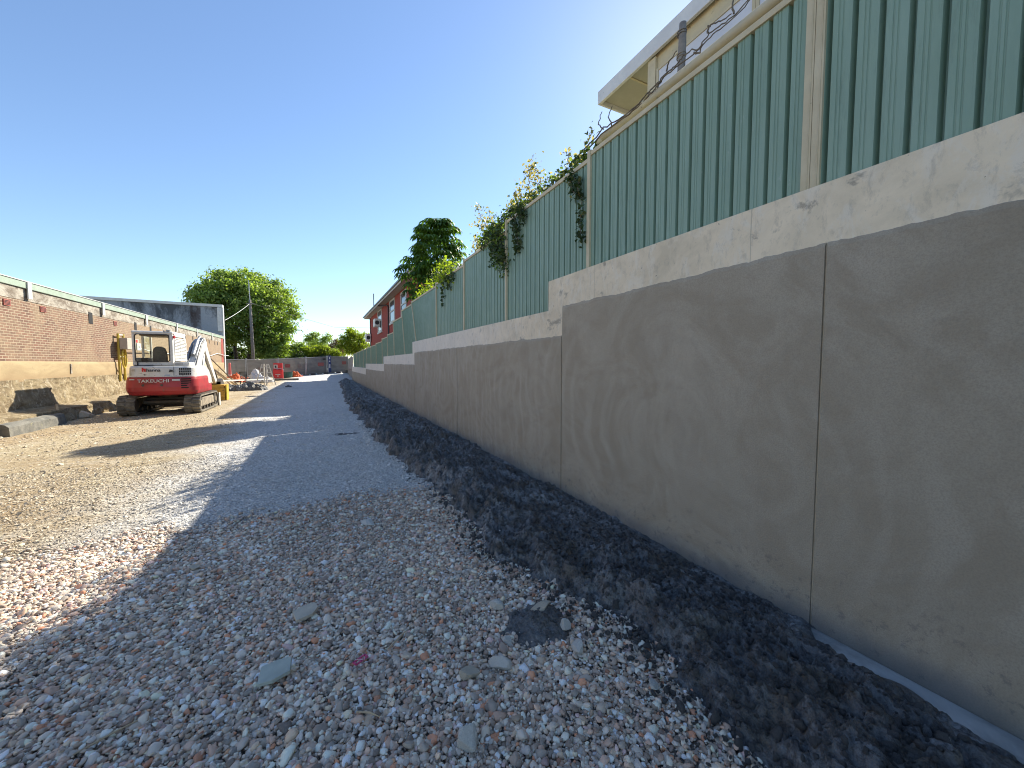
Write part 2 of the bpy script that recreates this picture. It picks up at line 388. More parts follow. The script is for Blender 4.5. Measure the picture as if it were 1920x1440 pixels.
sm = t.smooth(t.math('ADD', t.math('MULTIPLY', r2, 3.2), t.math('MULTIPLY', t.noise(6, 5, .7, co=p), 1.5)), 1.25, .85)
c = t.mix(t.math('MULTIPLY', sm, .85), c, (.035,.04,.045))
c = t.mix(t.math('MULTIPLY', coarse, .95), c, t.mix(t.noise(30, 3, co=p), (.12,.10,.085), (.26,.23,.20)))
hh = t.math('ADD', t.math('MULTIPLY', t.vor(62, co=p), -1), t.math('MULTIPLY', t.vor(24, co=p), -.8))
b1 = t.bump(hh, .7, .012); b2 = t.bump(t.noise(5, 8, .75, .5, co=t.mapv(p, (.7,1.3,1))), .9, .08, b1)
M['ground'] = t.done(c, .95, b2, spec=.3)

t = NT('wet_clay'); p = t.pos()
c = t.mix(t.ramp(t.noise(3.1, 8, .74, .5, co=p), [(.36,0),(.60,1)]), (.065,.066,.067), (.19,.192,.193))
c = t.mix(t.ramp(t.noise(1.7, 6, .7, 1.2, co=t.mapv(p, (1.3,.8,1))), [(.52,0),(.62,.8)]), c, (.33,.335,.335))
c = t.mix(t.ramp(t.noise(1.9, 5, .7, .4, co=t.mapv(p, loc=(3,1,2))), [(.50,0),(.60,.8)]), c, (.12,.102,.075))
c = t.mix(t.ramp(t.noise(17, 7, .8, .6, co=p), [(.46,0),(.60,.85)]), c, (.035,.035,.036))
b1 = t.bump(t.noise(26, 8, .7, .6, co=p), .8, .022); b2 = t.bump(t.vor(60, co=p), .6, .010, b1)
M['clay'] = t.done(c, t.ramp(t.noise(5, 4, co=p), [(.35,.35),(.65,.8)]), b2)
t = NT('cement_slurry'); p = t.pos()
c = t.mix(t.ramp(t.noise(3.5, 5, .6, .8, co=t.mapv(p, (1,.5,1))), [(.40,0),(.62,1)]), (.17,.18,.18), (.44,.44,.43))
M['slurry'] = t.done(c, .42, t.bump(t.noise(9, 4, co=p), .25, .01))

t = NT('pebble'); a = t.n('ShaderNodeAttribute', attribute_type='INSTANCER', attribute_name='col')
tc = t.n('ShaderNodeTexCoord').outputs['Object']
c = t.mix(t.ramp(t.noise(6, 5, .7, co=tc), [(.35,0),(.7,.5)]), a.outputs['Color'], t.mix(.5, a.outputs['Color'], (.55,.52,.48)))
M['pebble'] = t.done(c, .62, t.bump(t.noise(14, 3, co=tc), .25, .02), spec=.4)

M['clod'] = pm('clay_crumb', (.065,.065,.065), (.14,.14,.14), 9, .75, .8, 30, .02)
def leaf_mat(name, dark, light, trans=.45, thr=(.3,.75), yellow=None):
    t = NT(name); a = t.n('ShaderNodeAttribute', attribute_name='tone')
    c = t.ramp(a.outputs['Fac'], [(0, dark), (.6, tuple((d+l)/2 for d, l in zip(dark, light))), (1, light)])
    t.done(c, .5, None, spec=.35)
    tl = t.n('ShaderNodeBsdfTranslucent'); c2 = t.mix(1, c, (1.5,1.6,.5), 'MULTIPLY')
    if yellow: c2 = t.mix(.6, c2, yellow)
    t.l(c2, tl.inputs[0]); mx = t.n('ShaderNodeMixShader'); mx.inputs[0].default_value = trans
    t.l(t.b.outputs[0], mx.inputs[1]); t.l(tl.outputs[0], mx.inputs[2]); t.l(mx.outputs[0], t.out.inputs[0])
    return t.m
M['leaf_tree'] = leaf_mat('plane_tree_leaves', (.085,.145,.035), (.30,.38,.11), .5)
M['leaf_lime'] = leaf_mat('lime_hedge_leaves', (.10,.15,.015), (.36,.42,.04), .5)
M['leaf_dark'] = leaf_mat('dark_hedge_leaves', (.025,.045,.012), (.08,.12,.03), .35)
M['leaf_glossy'] = leaf_mat('umbrella_tree_leaves', (.03,.075,.02), (.12,.21,.04), .42)
M['leaf_ivy'] = leaf_mat('ivy_leaves', (.03,.055,.025), (.09,.13,.05), .35)
M['leaf_pale'] = leaf_mat('pale_shoot_leaves', (.13,.14,.05), (.33,.30,.13), .5, yellow=(.6,.5,.18))
M['leaf_rust'] = leaf_mat('bare_reddish_twigs', (.13,.085,.06), (.22,.15,.11), .3)

t = NT('shade_cloth'); t.t.nodes.remove(t.b); p = t.pos()
df = t.n('ShaderNodeBsdfDiffuse')
cc = t.mix(t.ramp(t.noise(1.1, 5, .6, co=t.mapv(p, (1,1,3))), [(.35,0),(.65,1)]), (.15,.148,.148), (.22,.215,.21)); t.l(cc, df.inputs[0])
tl = t.n('ShaderNodeBsdfTranslucent'); tl.inputs[0].default_value = (.30,.29,.27,1)
m1 = t.n('ShaderNodeMixShader'); m1.inputs[0].default_value = .25; t.l(df.outputs[0], m1.inputs[1]); t.l(tl.outputs[0], m1.inputs[2])
t.l(m1.outputs[0], t.out.inputs[0]); M['shade_cloth'] = t.m

# ------------------------------------------------------------------ ground sheet
def gz(x, y):
    x = np.asarray(x, float); y = np.asarray(y, float)
    z = (fbm(x*.8, y*.8, 3, 4)-.5)*.05+(fbm(x*5, y*5, 9, 3)-.5)*.02
    z = z+(fbm(x*1.7+4, y*1.3, 14, 2)-.5)*.05*sstep(14, 5, y)*sstep(-.2, .6, y)
    z = z+sstep(42, 58, y)*sstep(-9, 3, x)*.55
    return z*(sstep(420, 90, y)*.999+.001)
def spaced(lo, hi, dense_lo, dense_hi, step, grow=1.22):
    a = list(np.arange(dense_lo, dense_hi+step, step)); s = step
    while a[-1] < hi: s *= grow; a.append(a[-1]+s)
    s = step
    while a[0] > lo: s *= grow; a.insert(0, a[0]-s)
    return np.array(a)
gx = spaced(-700, 700, -6.5, 3.0, .05, 1.16); gy = spaced(-60, 1500, .3, 9, .05, 1.035)
X, Y = np.meshgrid(gx, gy); Z = gz(X, Y)
Z = np.where(X > 3.3, Z-.3, Z)
g = np_mesh('ground', np.stack([X, Y, Z], 2).reshape(-1, 3), grid_faces(len(gx), len(gy)), M['ground'], smooth=True)
tag(g, kind='structure')

# retained ground behind the wall
us = [(-30,2.75),(4.6,2.75),(4.7,2.38),(13.6,2.38),(13.7,1.98),(20.5,1.98),(20.6,1.6),(29.2,1.6),(29.3,1.3),(42.2,1.2),(60,.75),(61,-.4)]
mb = MB()
for i in range(len(us)-1):
    (y0, z0), (y1, z1) = us[i], us[i+1]
    mb.add([(3.11,y0,z0),(60,y0,z0),(60,y1,z1),(3.11,y1,z1)], [(0,1,2,3)])
M['earth'] = pm('upper_earth', (.12,.10,.06), (.10,.13,.05), 2, .95, .8, 15, .03)
tag(mb.build('upper_terrain', M['earth']), kind='structure')

# clay spoil strip along the wall
ys = [.25]
while ys[-1] < 42.4: ys.append(ys[-1]+max(.011, .0032*ys[-1]))
ys = np.array(ys); xs = np.linspace(.62, 2.905, 190)
X, Y = np.meshgrid(xs, ys)
edge = np.interp(Y, [0,1.2,1.5,2.8,5,6.2,8,10,15.3,22,30,38,41,42.5], [1.50,1.74,1.80,1.47,1.45,1.30,1.22,1.18,1.03,1.15,1.35,1.5,1.7,2.0])
edge = edge+(fbm(Y*1.6, Y*0+3, 21, 5, .6)-.5)*.34*np.minimum(1,Y/2.5)+(fbm(X*3.2, Y*3.2, 22, 5, .62)-.5)*.42
d = X-edge
crest = sstep(0, .20, d)*(1-.90*sstep(.30, .85, d))
lump = fbm(X*2.6, Y*2.0, 31, 3, .55); lump2 = fbm(X*7, Y*7, 35, 4, .6)
rid = 1-np.abs(2*fbm(X*3.3+Y*.6, Y*2.6, 41, 4, .55)-1)
clod = np.abs(2*fbm(X*16, Y*16, 51, 3, .6)-1)
rg = (1-np.abs(2*fbm(X*4.2+2*lump, Y*3.6, 43, 5, .6)-1))**2; rg2 = (1-np.abs(2*fbm(X*11, Y*9+lump2*2, 47, 4, .65)-1))**2
flat = sstep(.42, .62, fbm(X*1.7, Y*.9, 45, 3))
h = crest*(.015+.30*np.clip(lump-.30, 0, 1)+.13*(rid-.72))+sstep(0, .12, d)*((rg-.5)*.085*(1-.6*flat)+(rg2-.5)*.055*(1-.75*flat))
h = h+sstep(-.02, .10, d)*(.034+(lump2-.5)*.12+(clod-.3)*.045*(.45+.55*sstep(.9,.2,d))+(fbm(X*34, Y*34, 57, 2)-.5)*.014)
wx = X+(fbm(X*6, Y*6, 81, 3)-.5)*.10; wy = Y+(fbm(X*6+9, Y*6, 82, 3)-.5)*.10
f1, c1 = worley(wx/.15, wy/.19, 3); f2, c2 = worley(wx/.06, wy/.07, 5)
dome = lambda f: np.sqrt(np.clip(1-(f*1.15)**2, 0, 1))
onc = sstep(0, .10, d)
h = h+onc*(dome(f1)*(.25+c1)*.085*(1-.75*flat)+dome(f2)*(.1+c2)*.032*(1-.55*flat)-.03)
h = h*(1-.6*sstep(2.35, 2.88, X))
h = h-sstep(.02, -.07, d)*.10
Z = gz(X, Y)+h+.012
# keep a trough where the slurry lies
tr_ = sstep(2.66, 2.74, X)*sstep(1.40, 1.20, Y); Z = Z*(1-tr_)+(-.03)*tr_
Z = Z-sstep(2.55,2.9,X)*sstep(1.4,4,Y)*.0
cl = np_mesh('clay_spoil', np.stack([X, Y, Z], 2).reshape(-1, 3), grid_faces(len(xs), len(ys)), M['clay'], smooth=True)
tag(cl, kind='structure')
mb = MB(); yy = np.linspace(-.2, 1.36, 60); rows = []
for y in yy:
    wl = .14+.05*math.sin(y*5)+.03*math.sin(y*13); wl *= min(1, (1.40-y)*4)
    rows.append([(2.893, y, .012), (2.893-wl*.35, y, .018), (2.893-wl*.8, y, .008), (2.893-wl-.05, y, -.045)])
for a, b in zip(rows[:-1], rows[1:]):
    mb.add(a+b, [(k+1, k, k+4, k+5) for k in range(3)])
tag(mb.build('slurry', M['slurry'], smooth=True), kind='structure')

# ------------------------------------------------------------------ pebbles (geometry nodes instances)
def scatter(name, pts, scl, rot, col, mat, nvar=5, sub=2, rough_amt=.28, sharp=1.0):
    me = bpy.data.meshes.new(name); me.vertices.add(len(pts)); me.vertices.foreach_set('co', np.asarray(pts, np.float32).ravel())
    for nm, arr in (('scl', scl), ('rot', rot)):
        a = me.attributes.new(nm, 'FLOAT_VECTOR', 'POINT'); a.data.foreach_set('vector', np.asarray(arr, np.float32).ravel())
    c4 = np.concatenate([col, np.ones((len(col), 1))], 1)
    a = me.attributes.new('col', 'FLOAT_COLOR', 'POINT'); a.data.foreach_set('color', c4.astype(np.float32).ravel())
    a = me.attributes.new('pick', 'INT', 'POINT'); a.data.foreach_set('value', RNG.integers(0, nvar, len(pts)).astype(np.int32))
    me.materials.append(mat)
    o = bpy.data.objects.new(name, me); COL.objects.link(o)
    ng = bpy.data.node_groups.new(name, 'GeometryNodeTree')
    ng.interface.new_socket('Geometry', in_out='INPUT', socket_type='NodeSocketGeometry')
    ng.interface.new_socket('Geometry', in_out='OUTPUT', socket_type='NodeSocketGeometry')
    N = ng.nodes; L = ng.links
    gi = N.new('NodeGroupInput'); go = N.new('NodeGroupOutput'); jn = N.new('GeometryNodeJoinGeometry')
    def attr(nm, ty):
        a = N.new('GeometryNodeInputNamedAttribute'); a.data_type = ty; a.inputs['Name'].default_value = nm; return a.outputs[0]
    A_s = attr('scl', 'FLOAT_VECTOR'); A_r = attr('rot', 'FLOAT_VECTOR'); A_p = attr('pick', 'INT')
    er = N.new('FunctionNodeEulerToRotation'); L.new(A_r, er.inputs[0])
    for k in range(nvar):
        ic = N.new('GeometryNodeMeshIcoSphere'); ic.inputs['Radius'].default_value = 1; ic.inputs['Subdivisions'].default_value = sub
        sp = N.new('GeometryNodeSetPosition'); L.new(ic.outputs[0], sp.inputs[0])
        nz = N.new('ShaderNodeTexNoise'); nz.inputs['Scale'].default_value = .75*sharp; nz.inputs['Detail'].default_value = 1.5
        ps = N.new('GeometryNodeInputPosition'); va = N.new('ShaderNodeVectorMath'); va.operation = 'ADD'
        va.inputs[1].default_value = (k*7.1, k*3.3, k*5.7); L.new(ps.outputs[0], va.inputs[0]); L.new(va.outputs[0], nz.inputs['Vector'])
        sb = N.new('ShaderNodeVectorMath'); sb.operation = 'SUBTRACT'; sb.inputs[1].default_value = (.5,.5,.5); L.new(nz.outputs['Color'], sb.inputs[0])
        ml = N.new('ShaderNodeVectorMath'); ml.operation = 'SCALE'; ml.inputs['Scale'].default_value = rough_amt*6; L.new(sb.outputs[0], ml.inputs[0])
        L.new(ml.outputs[0], sp.inputs['Offset'])
        ss = N.new('GeometryNodeSetShadeSmooth'); L.new(sp.outputs[0], ss.inputs[0]); ss.inputs['Shade Smooth'].default_value = (sharp <= 1)
        sm = N.new('GeometryNodeSetMaterial'); L.new(ss.outputs[0], sm.inputs[0]); sm.inputs['Material'].default_value = mat
        ip = N.new('GeometryNodeInstanceOnPoints'); L.new(gi.outputs[0], ip.inputs['Points']); L.new(sm.outputs[0], ip.inputs['Instance'])
        cmp = N.new('FunctionNodeCompare'); cmp.data_type = 'INT'; cmp.operation = 'EQUAL'
        ii = [s for s in cmp.inputs if s.type == 'INT']; L.new(A_p, ii[0]); ii[1].default_value = k
        L.new(cmp.outputs[0], ip.inputs['Selection']); L.new(er.outputs[0], ip.inputs['Rotation']); L.new(A_s, ip.inputs['Scale'])
        L.new(ip.outputs[0], jn.inputs[0])
    L.new(jn.outputs[0], go.inputs[0])
    md = o.modifiers.new('scatter', 'NODES'); md.node_group = ng
    return o
def soil_edge(y): return np.interp(y, [0,1.2,1.5,2.8,5,6.2,8,10,15.3,22,30,38,41,42.5], [1.50,1.74,1.80,1.47,1.45,1.30,1.22,1.18,1.03,1.15,1.35,1.5,1.7,2.0])+(fbm(y*1.6, y*0+3, 21, 5, .6)-.5)*.34*np.minimum(1,y/2.5)
PAL = np.array([(.42,.40,.37),(.30,.28,.26),(.56,.54,.50),(.25,.21,.19),(.36,.27,.23),(.40,.17,.10),(.17,.15,.145),(.45,.37,.29),(.68,.66,.62),(.34,.34,.34),(.44,.31,.25),(.40,.30,.32)])
PW = np.array([.17,.13,.14,.09,.09,.035,.06,.08,.05,.10,.05,.025]); PW /= PW.sum()
def hexpts(x0, x1, y0, y1, s, jit=.5):
    xx = np.arange(x0, x1, s); yy = np.arange(y0, y1, s*.87)
    X, Y = np.meshgrid(xx, yy); X = X+(np.arange(len(yy)) % 2)[:, None]*s/2
    X = X.ravel()+RNG.uniform(-jit, jit, X.size)*s; Y = Y.ravel()+RNG.uniform(-jit, jit, Y.size)*s
    return X, Y
P = []
for lay, (s, zo) in enumerate(((.0205,.003),(.023,.011),(.035,.020))):
    X, Y = hexpts(-6.6, 2.5, .1, 6.6, s)
    ang = np.degrees(np.arctan2(X, Y))-26.5
    k = (ang > -98) & (np.hypot(X, Y) > .7)
    X, Y = X[k], Y[k]
    n = (fbm(X*.9, Y*.9, 77, 4)-.5)*1.8
    pr = sstep(5.75, 4.55, Y+n)*np.where(lay == 2, .75, 1)
    pr = pr*(1-.55*sstep(.58,.70,fbm(X*1.3, Y*1.3, 88, 4)))*(1-.55*sstep(-2.4,-3.6,X)) if lay else pr*(1-.3*sstep(-2.4,-3.6,X))
    e = soil_edge(Y); pr = pr*sstep(.22, -.04, X-e+RNG.normal(0, .04, len(X)))
    k = RNG.random(len(X)) < pr; X, Y = X[k], Y[k]
    P.append(np.stack([X, Y, gz(X, Y)+zo+RNG.uniform(-.004, .005, len(X))], 1))
P = np.concatenate(P); n = len(P)
r = RNG.lognormal(math.log(.0098), .40, n).clip(.0045, .030)
scl = np.stack([r*RNG.uniform(.9, 1.5, n), r*RNG.uniform(.8, 1.1, n), r*RNG.uniform(.5, .8, n)], 1)
rot = np.stack([RNG.normal(0, .4, n), RNG.normal(0, .4, n), RNG.uniform(0, 6.28, n)], 1)
ci = RNG.choice(len(PAL), n, p=PW); colr = np.clip((PAL[ci]+np.array([.06,.045,.02]))*np.array([1.55,1.40,1.27])*RNG.choice([.5,.8,1.0,1.15,1.45], n, p=[.14,.26,.30,.2,.1])[:,None]*RNG.uniform(.85, 1.15, (n, 1)), 0, .88)
lf = sstep(-1.9, -3.2, P[:,0]+(fbm(P[:,0], P[:,1], 66, 3)-.5))[:,None]; dst = (.78+.36*fbm(P[:,0]*1.1, P[:,1]*1.1, 67, 4))[:,None]
colr = colr*dst*(1-lf)+(colr*.45+np.array([.19,.155,.095]))*lf
o = scatter('gravel', P, scl, rot, colr, M['pebble'])
tag(o, 'loose multicoloured river pebbles covering the foreground', 'gravel', kind='stuff')
print('pebbles', n)
# crushed stone chips over the finer lane and along the spoil edge
P = []
for (x0, x1, y0, y1, s, dens) in ((-4.5,2.2,4.4,9,.030,.72),(-7,2,9,17,.09,.55),(-6.8,2,17,40,.22,.5)):
    X, Y = hexpts(x0, x1, y0, y1, s); k = RNG.random(len(X)) < dens*(.35+.9*fbm(X*1.5, Y*1.5, 99, 3)); X, Y = X[k], Y[k]
    e = soil_edge(Y); k = (X < e+.12) & (np.degrees(np.arctan2(X, Y))-26.5 > -85); P.append(np.stack([X[k], Y[k], gz(X[k], Y[k])+.003], 1))
X, Y = RNG.uniform(.9, 2.3, 9000), RNG.uniform(1, 12, 9000); e = soil_edge(Y)
k = (np.abs(X-e+.08) < .16); P.append(np.stack([X[k], Y[k], gz(X[k], Y[k])+.008], 1))
P = np.concatenate(P); n = len(P); r = RNG.lognormal(math.log(.0085), .4, n).clip(.004, .03)*np.where(P[:,1] > 9, 1.5, 1)
scl = np.stack([r*RNG.uniform(.9, 1.6, n), r*RNG.uniform(.7, 1.1, n), r*RNG.uniform(.4, .8, n)], 1)
rot = np.stack([RNG.normal(0, .35, n), RNG.normal(0, .35, n), RNG.uniform(0, 6.28, n)], 1)
tn = sstep(-1.2, -2.6, P[:,0])[:, None]
colr = (np.array([.66,.64,.60])*(1-tn)+np.array([.50,.42,.30])*tn)*RNG.uniform(.6, 1.35, (n, 1))
o = scatter('stone_chips', P, scl, rot, colr, M['pebble'], 4, 1, .34, 1.5)
tag(o, 'pale crushed stone chips strewn over the driveway', 'stone chips', kind='stuff')
print('chips', n)

# loose clods on the clay
X, Y = RNG.uniform(1.1, 2.85, 26000), RNG.uniform(.5, 14, 26000)**1.0; e = soil_edge(Y)
k = (X > e-.30) & (RNG.random(26000) < sstep(-.32, .02, X-e)+.03) & ((X < 2.55) | (Y > 1.5)) & (RNG.random(26000) < np.clip(2.0/np.maximum(Y,1), .15, 1)); X, Y = X[k], Y[k]
ix = np.clip(np.searchsorted(xs, X), 0, len(xs)-1); iy = np.clip(np.searchsorted(ys, Y), 0, len(ys)-1)
Zc = np.asarray(cl.data.vertices[0].co) if False else None
zz = np.empty(len(cl.data.vertices)*3, np.float32); cl.data.vertices.foreach_get('co', zz); zz = zz.reshape(len(ys), len(xs), 3)[:, :, 2]
n = len(X); r = RNG.lognormal(math.log(.0075), .5, n).clip(.003, .026)
P = np.stack([X, Y, np.maximum(zz[iy, ix], gz(X, Y)+.026*(Y < 5))+r*.2], 1)
scl = np.stack([r*RNG.uniform(.8, 1.4, n), r*RNG.uniform(.8, 1.1, n), r*RNG.uniform(.6, .9, n)], 1)
rot = RNG.uniform(0, 6.28, (n, 3)); colr = np.array([.060,.065,.070])*RNG.uniform(.7, 1.3, (n, 1))
o = scatter('clay_clods', P, scl, rot, colr, M['clod'], 4, 2, .36, 1.0)
tag(o, 'small dark clay crumbs lying on the spoil heap by the wall', 'clay crumbs', kind='stuff')

# ------------------------------------------------------------------ individual rocks and fragments
def rock(name, label, cat, x, y, s, mat, seed, flat=.6, group=None):
    rn = np.random.default_rng(seed); me = bpy.data.meshes.new(name)
    import bmesh
    bm = bmesh.new(); bmesh.ops.create_icosphere(bm, subdivisions=4, radius=1)
    dirs = rn.normal(size=(9, 3)); dirs /= np.linalg.norm(dirs, axis=1)[:, None]; dd = rn.uniform(.42, .72, 9)
    for v in bm.verts:
        c = np.array(v.co); m = 1.0
        for dr, q in zip(dirs, dd):
            k = float(c @ dr)
            if k > q: m = min(m, q/k)
        c = c*m*(1+.10*(float(fbm(c[0]*3+5, c[1]*3+c[2]*2, seed, 4))-.5)); v.co = c
    bm.to_mesh(me); bm.free(); me.materials.append(mat)
    o = finish(name, me, None, False); o.scale = (s[0]*1.35, s[1]*1.35, s[2]*1.5); o.location = (x, y, float(gz(x, y))+s[2]*flat+.028)
    o.rotation_euler = (rn.uniform(-.2,.2), rn.uniform(-.2,.2), rn.uniform(0, 6.28))
    return tag(o, label, cat, group)
G = 'broken rocks on the gravel'
rock('rock', 'large pale angular rock lying at the bottom edge of the picture', 'rock', .57, 1.60, (.055,.06,.05), M['rock'], 21, .45, G)
rock('rock', 'upright grey two-humped stone in the gravel left of the clay heap', 'rock', .90, 1.96, (.055,.04,.04), M['rock'], 2, .4, G)
rock('rock', 'tan speckled stone lying left of the two-humped stone', 'rock', .70, 1.95, (.035,.05,.025), M['rock_tan'], 3, .5, G)
rock('rock', 'flat cream slab stone beside a dark clay clump at the heap edge', 'rock', 1.36, 2.26, (.065,.035,.022), M['rock_tan'], 4, .7, G)
rock('rock', 'pale stone just below the flat cream slab stone', 'rock', 1.40, 2.03, (.035,.035,.03), M['rock'], 5, .6, G)
rock('rock', 'white lump nearest the clay heap, below the other heap-edge stones', 'rock', 1.37, 1.84, (.035,.045,.03), M['rock'], 6, .6, G)
rock('rock', 'rounded stone left of the dark clay clump, upper of two', 'rock', 1.08, 2.42, (.045,.035,.03), M['rock'], 7, .5, G)
rock('rock', 'rounded stone left of the dark clay clump, lower of two', 'rock', 1.01, 2.10, (.035,.03,.022), M['rock'], 8, .5, G)
rock('rock', 'small grey stone half buried at the right edge of the gravel', 'rock', 1.58, 1.45, (.03,.022,.018), M['rock'], 9, .6, G)
rock('rock', 'thin flat pale stone where fine gravel meets the pebbles', 'rock', .43, 4.40, (.075,.05,.014), M['rock'], 10, .7, G)
rock('rock', 'small tan stone lying among pebbles on the left, near the sunlight', 'rock', -.98, 4.02, (.045,.03,.018), M['rock_tan'], 11, .6, G)
rock('rock', 'mid grey stone lying alone on pebbles above the pink clip', 'rock', .64, 2.88, (.03,.025,.02), M['rock'], 12, .6, G)
def shard(label, x, y, poly, mat, rz, tilt):
    mb = MB(); mb.prism(poly, 'z', 0, .022)
    o = mb.build('tile_fragment', mat, bevel=.002); o.location = (x, y, float(gz(x, y))+.044); o.rotation_euler = (tilt, -tilt*.6, rz)
    tag(o, label, 'tile fragment', 'broken tile fragments on the gravel')
shard('grey-green broken tile piece, the nearer of the two on the pebbles', -.27, 2.44, [(-.08,-.055),(-.01,-.07),(.075,-.052),(.088,.045),(.03,.062),(-.06,.058)], M['tile_a'], .1, .10)
shard('tan broken tile piece with a crack, the farther of the two on the pebbles', -.13, 2.94, [(-.07,-.06),(.03,-.058),(.08,-.01),(.068,.055),(-.02,.06),(-.072,.05)], M['tile_b'], .25, .08)
tg = thing('plastic_clip', 'bright pink plastic clip with looped wire on the pebbles', 'clip', (.17, 2.32, .04))
mb = MB(); Mz = Euler((.1,.05,.55)).to_matrix()
for dx, dy, a, b in ((0,.012,.085,.009),(0,-.012,.085,.009),(.038,0,.010,.032),(-.038,0,.010,.032),(0,0,.012,.03)):
    mb.obox(Vector((.17,2.32,.045))+Mz @ Vector((dx,dy,0)), (a,b,.006), Mz)
mb.build('clip_frame', M['pink'], tg)
mb = MB(); mb.tube([Vector((.17,2.32,.05))+Mz @ Vector((.022*math.cos(q)-.005,.032*math.sin(q),.012+.01*math.sin(q*2))) for q in np.linspace(0, 6.0, 24)], .0012, 5)
mb.build('wire_loop', M['wire'], tg)
G = 'dry sticks lying on the gravel'
for (x0,y0,x1,y1,lb) in ((.12,1.98,.22,1.90,'short pale stick on the pebbles just below the pink clip'),(-1.05,2.30,-.80,2.42,'long thin straw lying flat on pebbles at the lower left'),(.33,2.35,.47,2.47,'brown twig to the right of the pink clip'),(.78,4.12,.80,4.22,'tiny upright twig near the clay heap edge')):
    mb = MB(); mb.tube([(x0,y0,.034),((x0+x1)/2+.008,(y0+y1)/2,.042),(x1,y1,.036)], [.004,.0045,.002], 6)
    tag(mb.build('stick', M['timber']), lb, 'stick', G)
# clay clump on gravel
def mound(name, label, cat, x, y, rx, ry, h, mat, seed, n=70, kind=None, zoff=.02):
    u = np.linspace(-1, 1, n); U, V = np.meshgrid(u, u); rr = np.hypot(U, V)*(1+1.1*(fbm(U*2.2+9, V*2.2+3, seed, 4)-.5))+.08
    zz = np.clip(1-rr, 0, 1)**.8*h*(.55+.9*fbm(U*3, V*3, seed+5, 4))+(fbm(U*9, V*9, seed+9, 3)-.5)*h*.5*sstep(1, .7, rr)-sstep(.85, 1.1, rr)*(.06+h*.1)
    Xw, Yw = x+U*rx, y+V*ry
    o = np_mesh(name, np.stack([Xw, Yw, gz(Xw, Yw)+zz+zoff], 2).reshape(-1, 3), grid_faces(n, n), mat, smooth=True)
    return tag(o, label, cat, kind=kind)
mound('clay_clump', 'dark wet clay clump among pale stones beside the spoil heap', 'clay clump', 1.26, 2.17, .26, .21, .060, M['clay'], 5, 90, None, .012)
mound('rubble_heap', 'dark grey rubble pile in the sun before the stepladder', 'rubble', -4.2, 30.2, 1.1, .8, .62, M['clay'], 8)
mound('rubble_heap', 'low dark spoil spread beneath the long plank', 'rubble', -5.4, 31.0, 1.2, .7, .40, M['clay'], 9)
mound('clay_lump', 'single small dark lump on the driveway left of centre', 'clay lump', -2.12, 32.73, .22, .2, .16, M['clay'], 11, 30)

# ------------------------------------------------------------------ retaining wall
WF = 2.915
CAP = [(-14,2.92),(4.69,2.92),(4.69,2.51),(13.67,2.51),(13.67,2.11),(20.6,2.11),(20.6,1.735),(29.25,1.735),(29.25,1.42),(42.3,1.42)]
wall = thing('retaining_wall', 'stepped concrete retaining wall with fresh brown cement render', 'retaining wall', (3.0, 14, 0))
mb = MB()
poly = [(y, z) for y, z in CAP]; segs = [(-14,4.69,2.92),(4.69,13.67,2.51),(13.67,20.6,2.11),(20.6,29.25,1.735),(29.25,42.3,1.42)]
full = CAP+[(42.3,-.5),(-14,-.5)]
mb.prism(full, 'x', WF, 3.11)
mb.build('concrete_wall', M['concrete'], wall)
tops = lambda y: 2.535 if y < 4.33 else 2.14 if y < 13.31 else 1.735 if y < 20.38 else 1.36 if y < 29.1 else .96
js = [-6, -2.2, 1.335, 4.32, 8.72, 13.31, 16.9, 20.38, 24.7, 29.1, 33.5, 38, 42.3]
for a, b in zip(js[:-1], js[1:]):
    jw = .007 if b < 5 else .014
    a2, b2 = a+(jw if a > -6 else 0), b-jw
    yy = np.arange(a2, b2, .02 if a < 9 else .06); yy = np.append(yy, b2)
    tz = tops((a+b)/2)
    zz = tz+(fbm(yy*1.2, yy*0, 61, 3, .5)-.5)*.025+(fbm(yy*7, yy*0, 61, 3, .6)-.5)*.022+(fbm(yy*24, yy*0, 62, 2)-.5)*.014
    n = len(yy); x0, x1, x2 = 2.896, 2.900, WF+.004
    V = [(x1, y, -.3) for y in yy]+[(x0, y, z-.035) for y, z in zip(yy, zz)]+[(x1+.003, y, z-.008) for y, z in zip(yy, zz)]+[(x2, y, z) for y, z in zip(yy, zz)]
    F = []
    for k in range(3):
        for i in range(n-1): F.append((k*n+i, (k+1)*n+i, (k+1)*n+i+1, k*n+i+1))
    m2 = MB(); m2.add(V, F)
    m2.add([(x1,a2,-.3),(x2,a2,-.3),(x2,a2,zz[0]),(x0,a2,zz[0]-.03)], [(0,1,2,3)]); m2.add([(x1,b2,-.3),(x2,b2,-.3),(x2,b2,zz[-1]),(x0,b2,zz[-1]-.03)], [(3,2,1,0)])
    m2.build('render_panel', M['render'], wall)

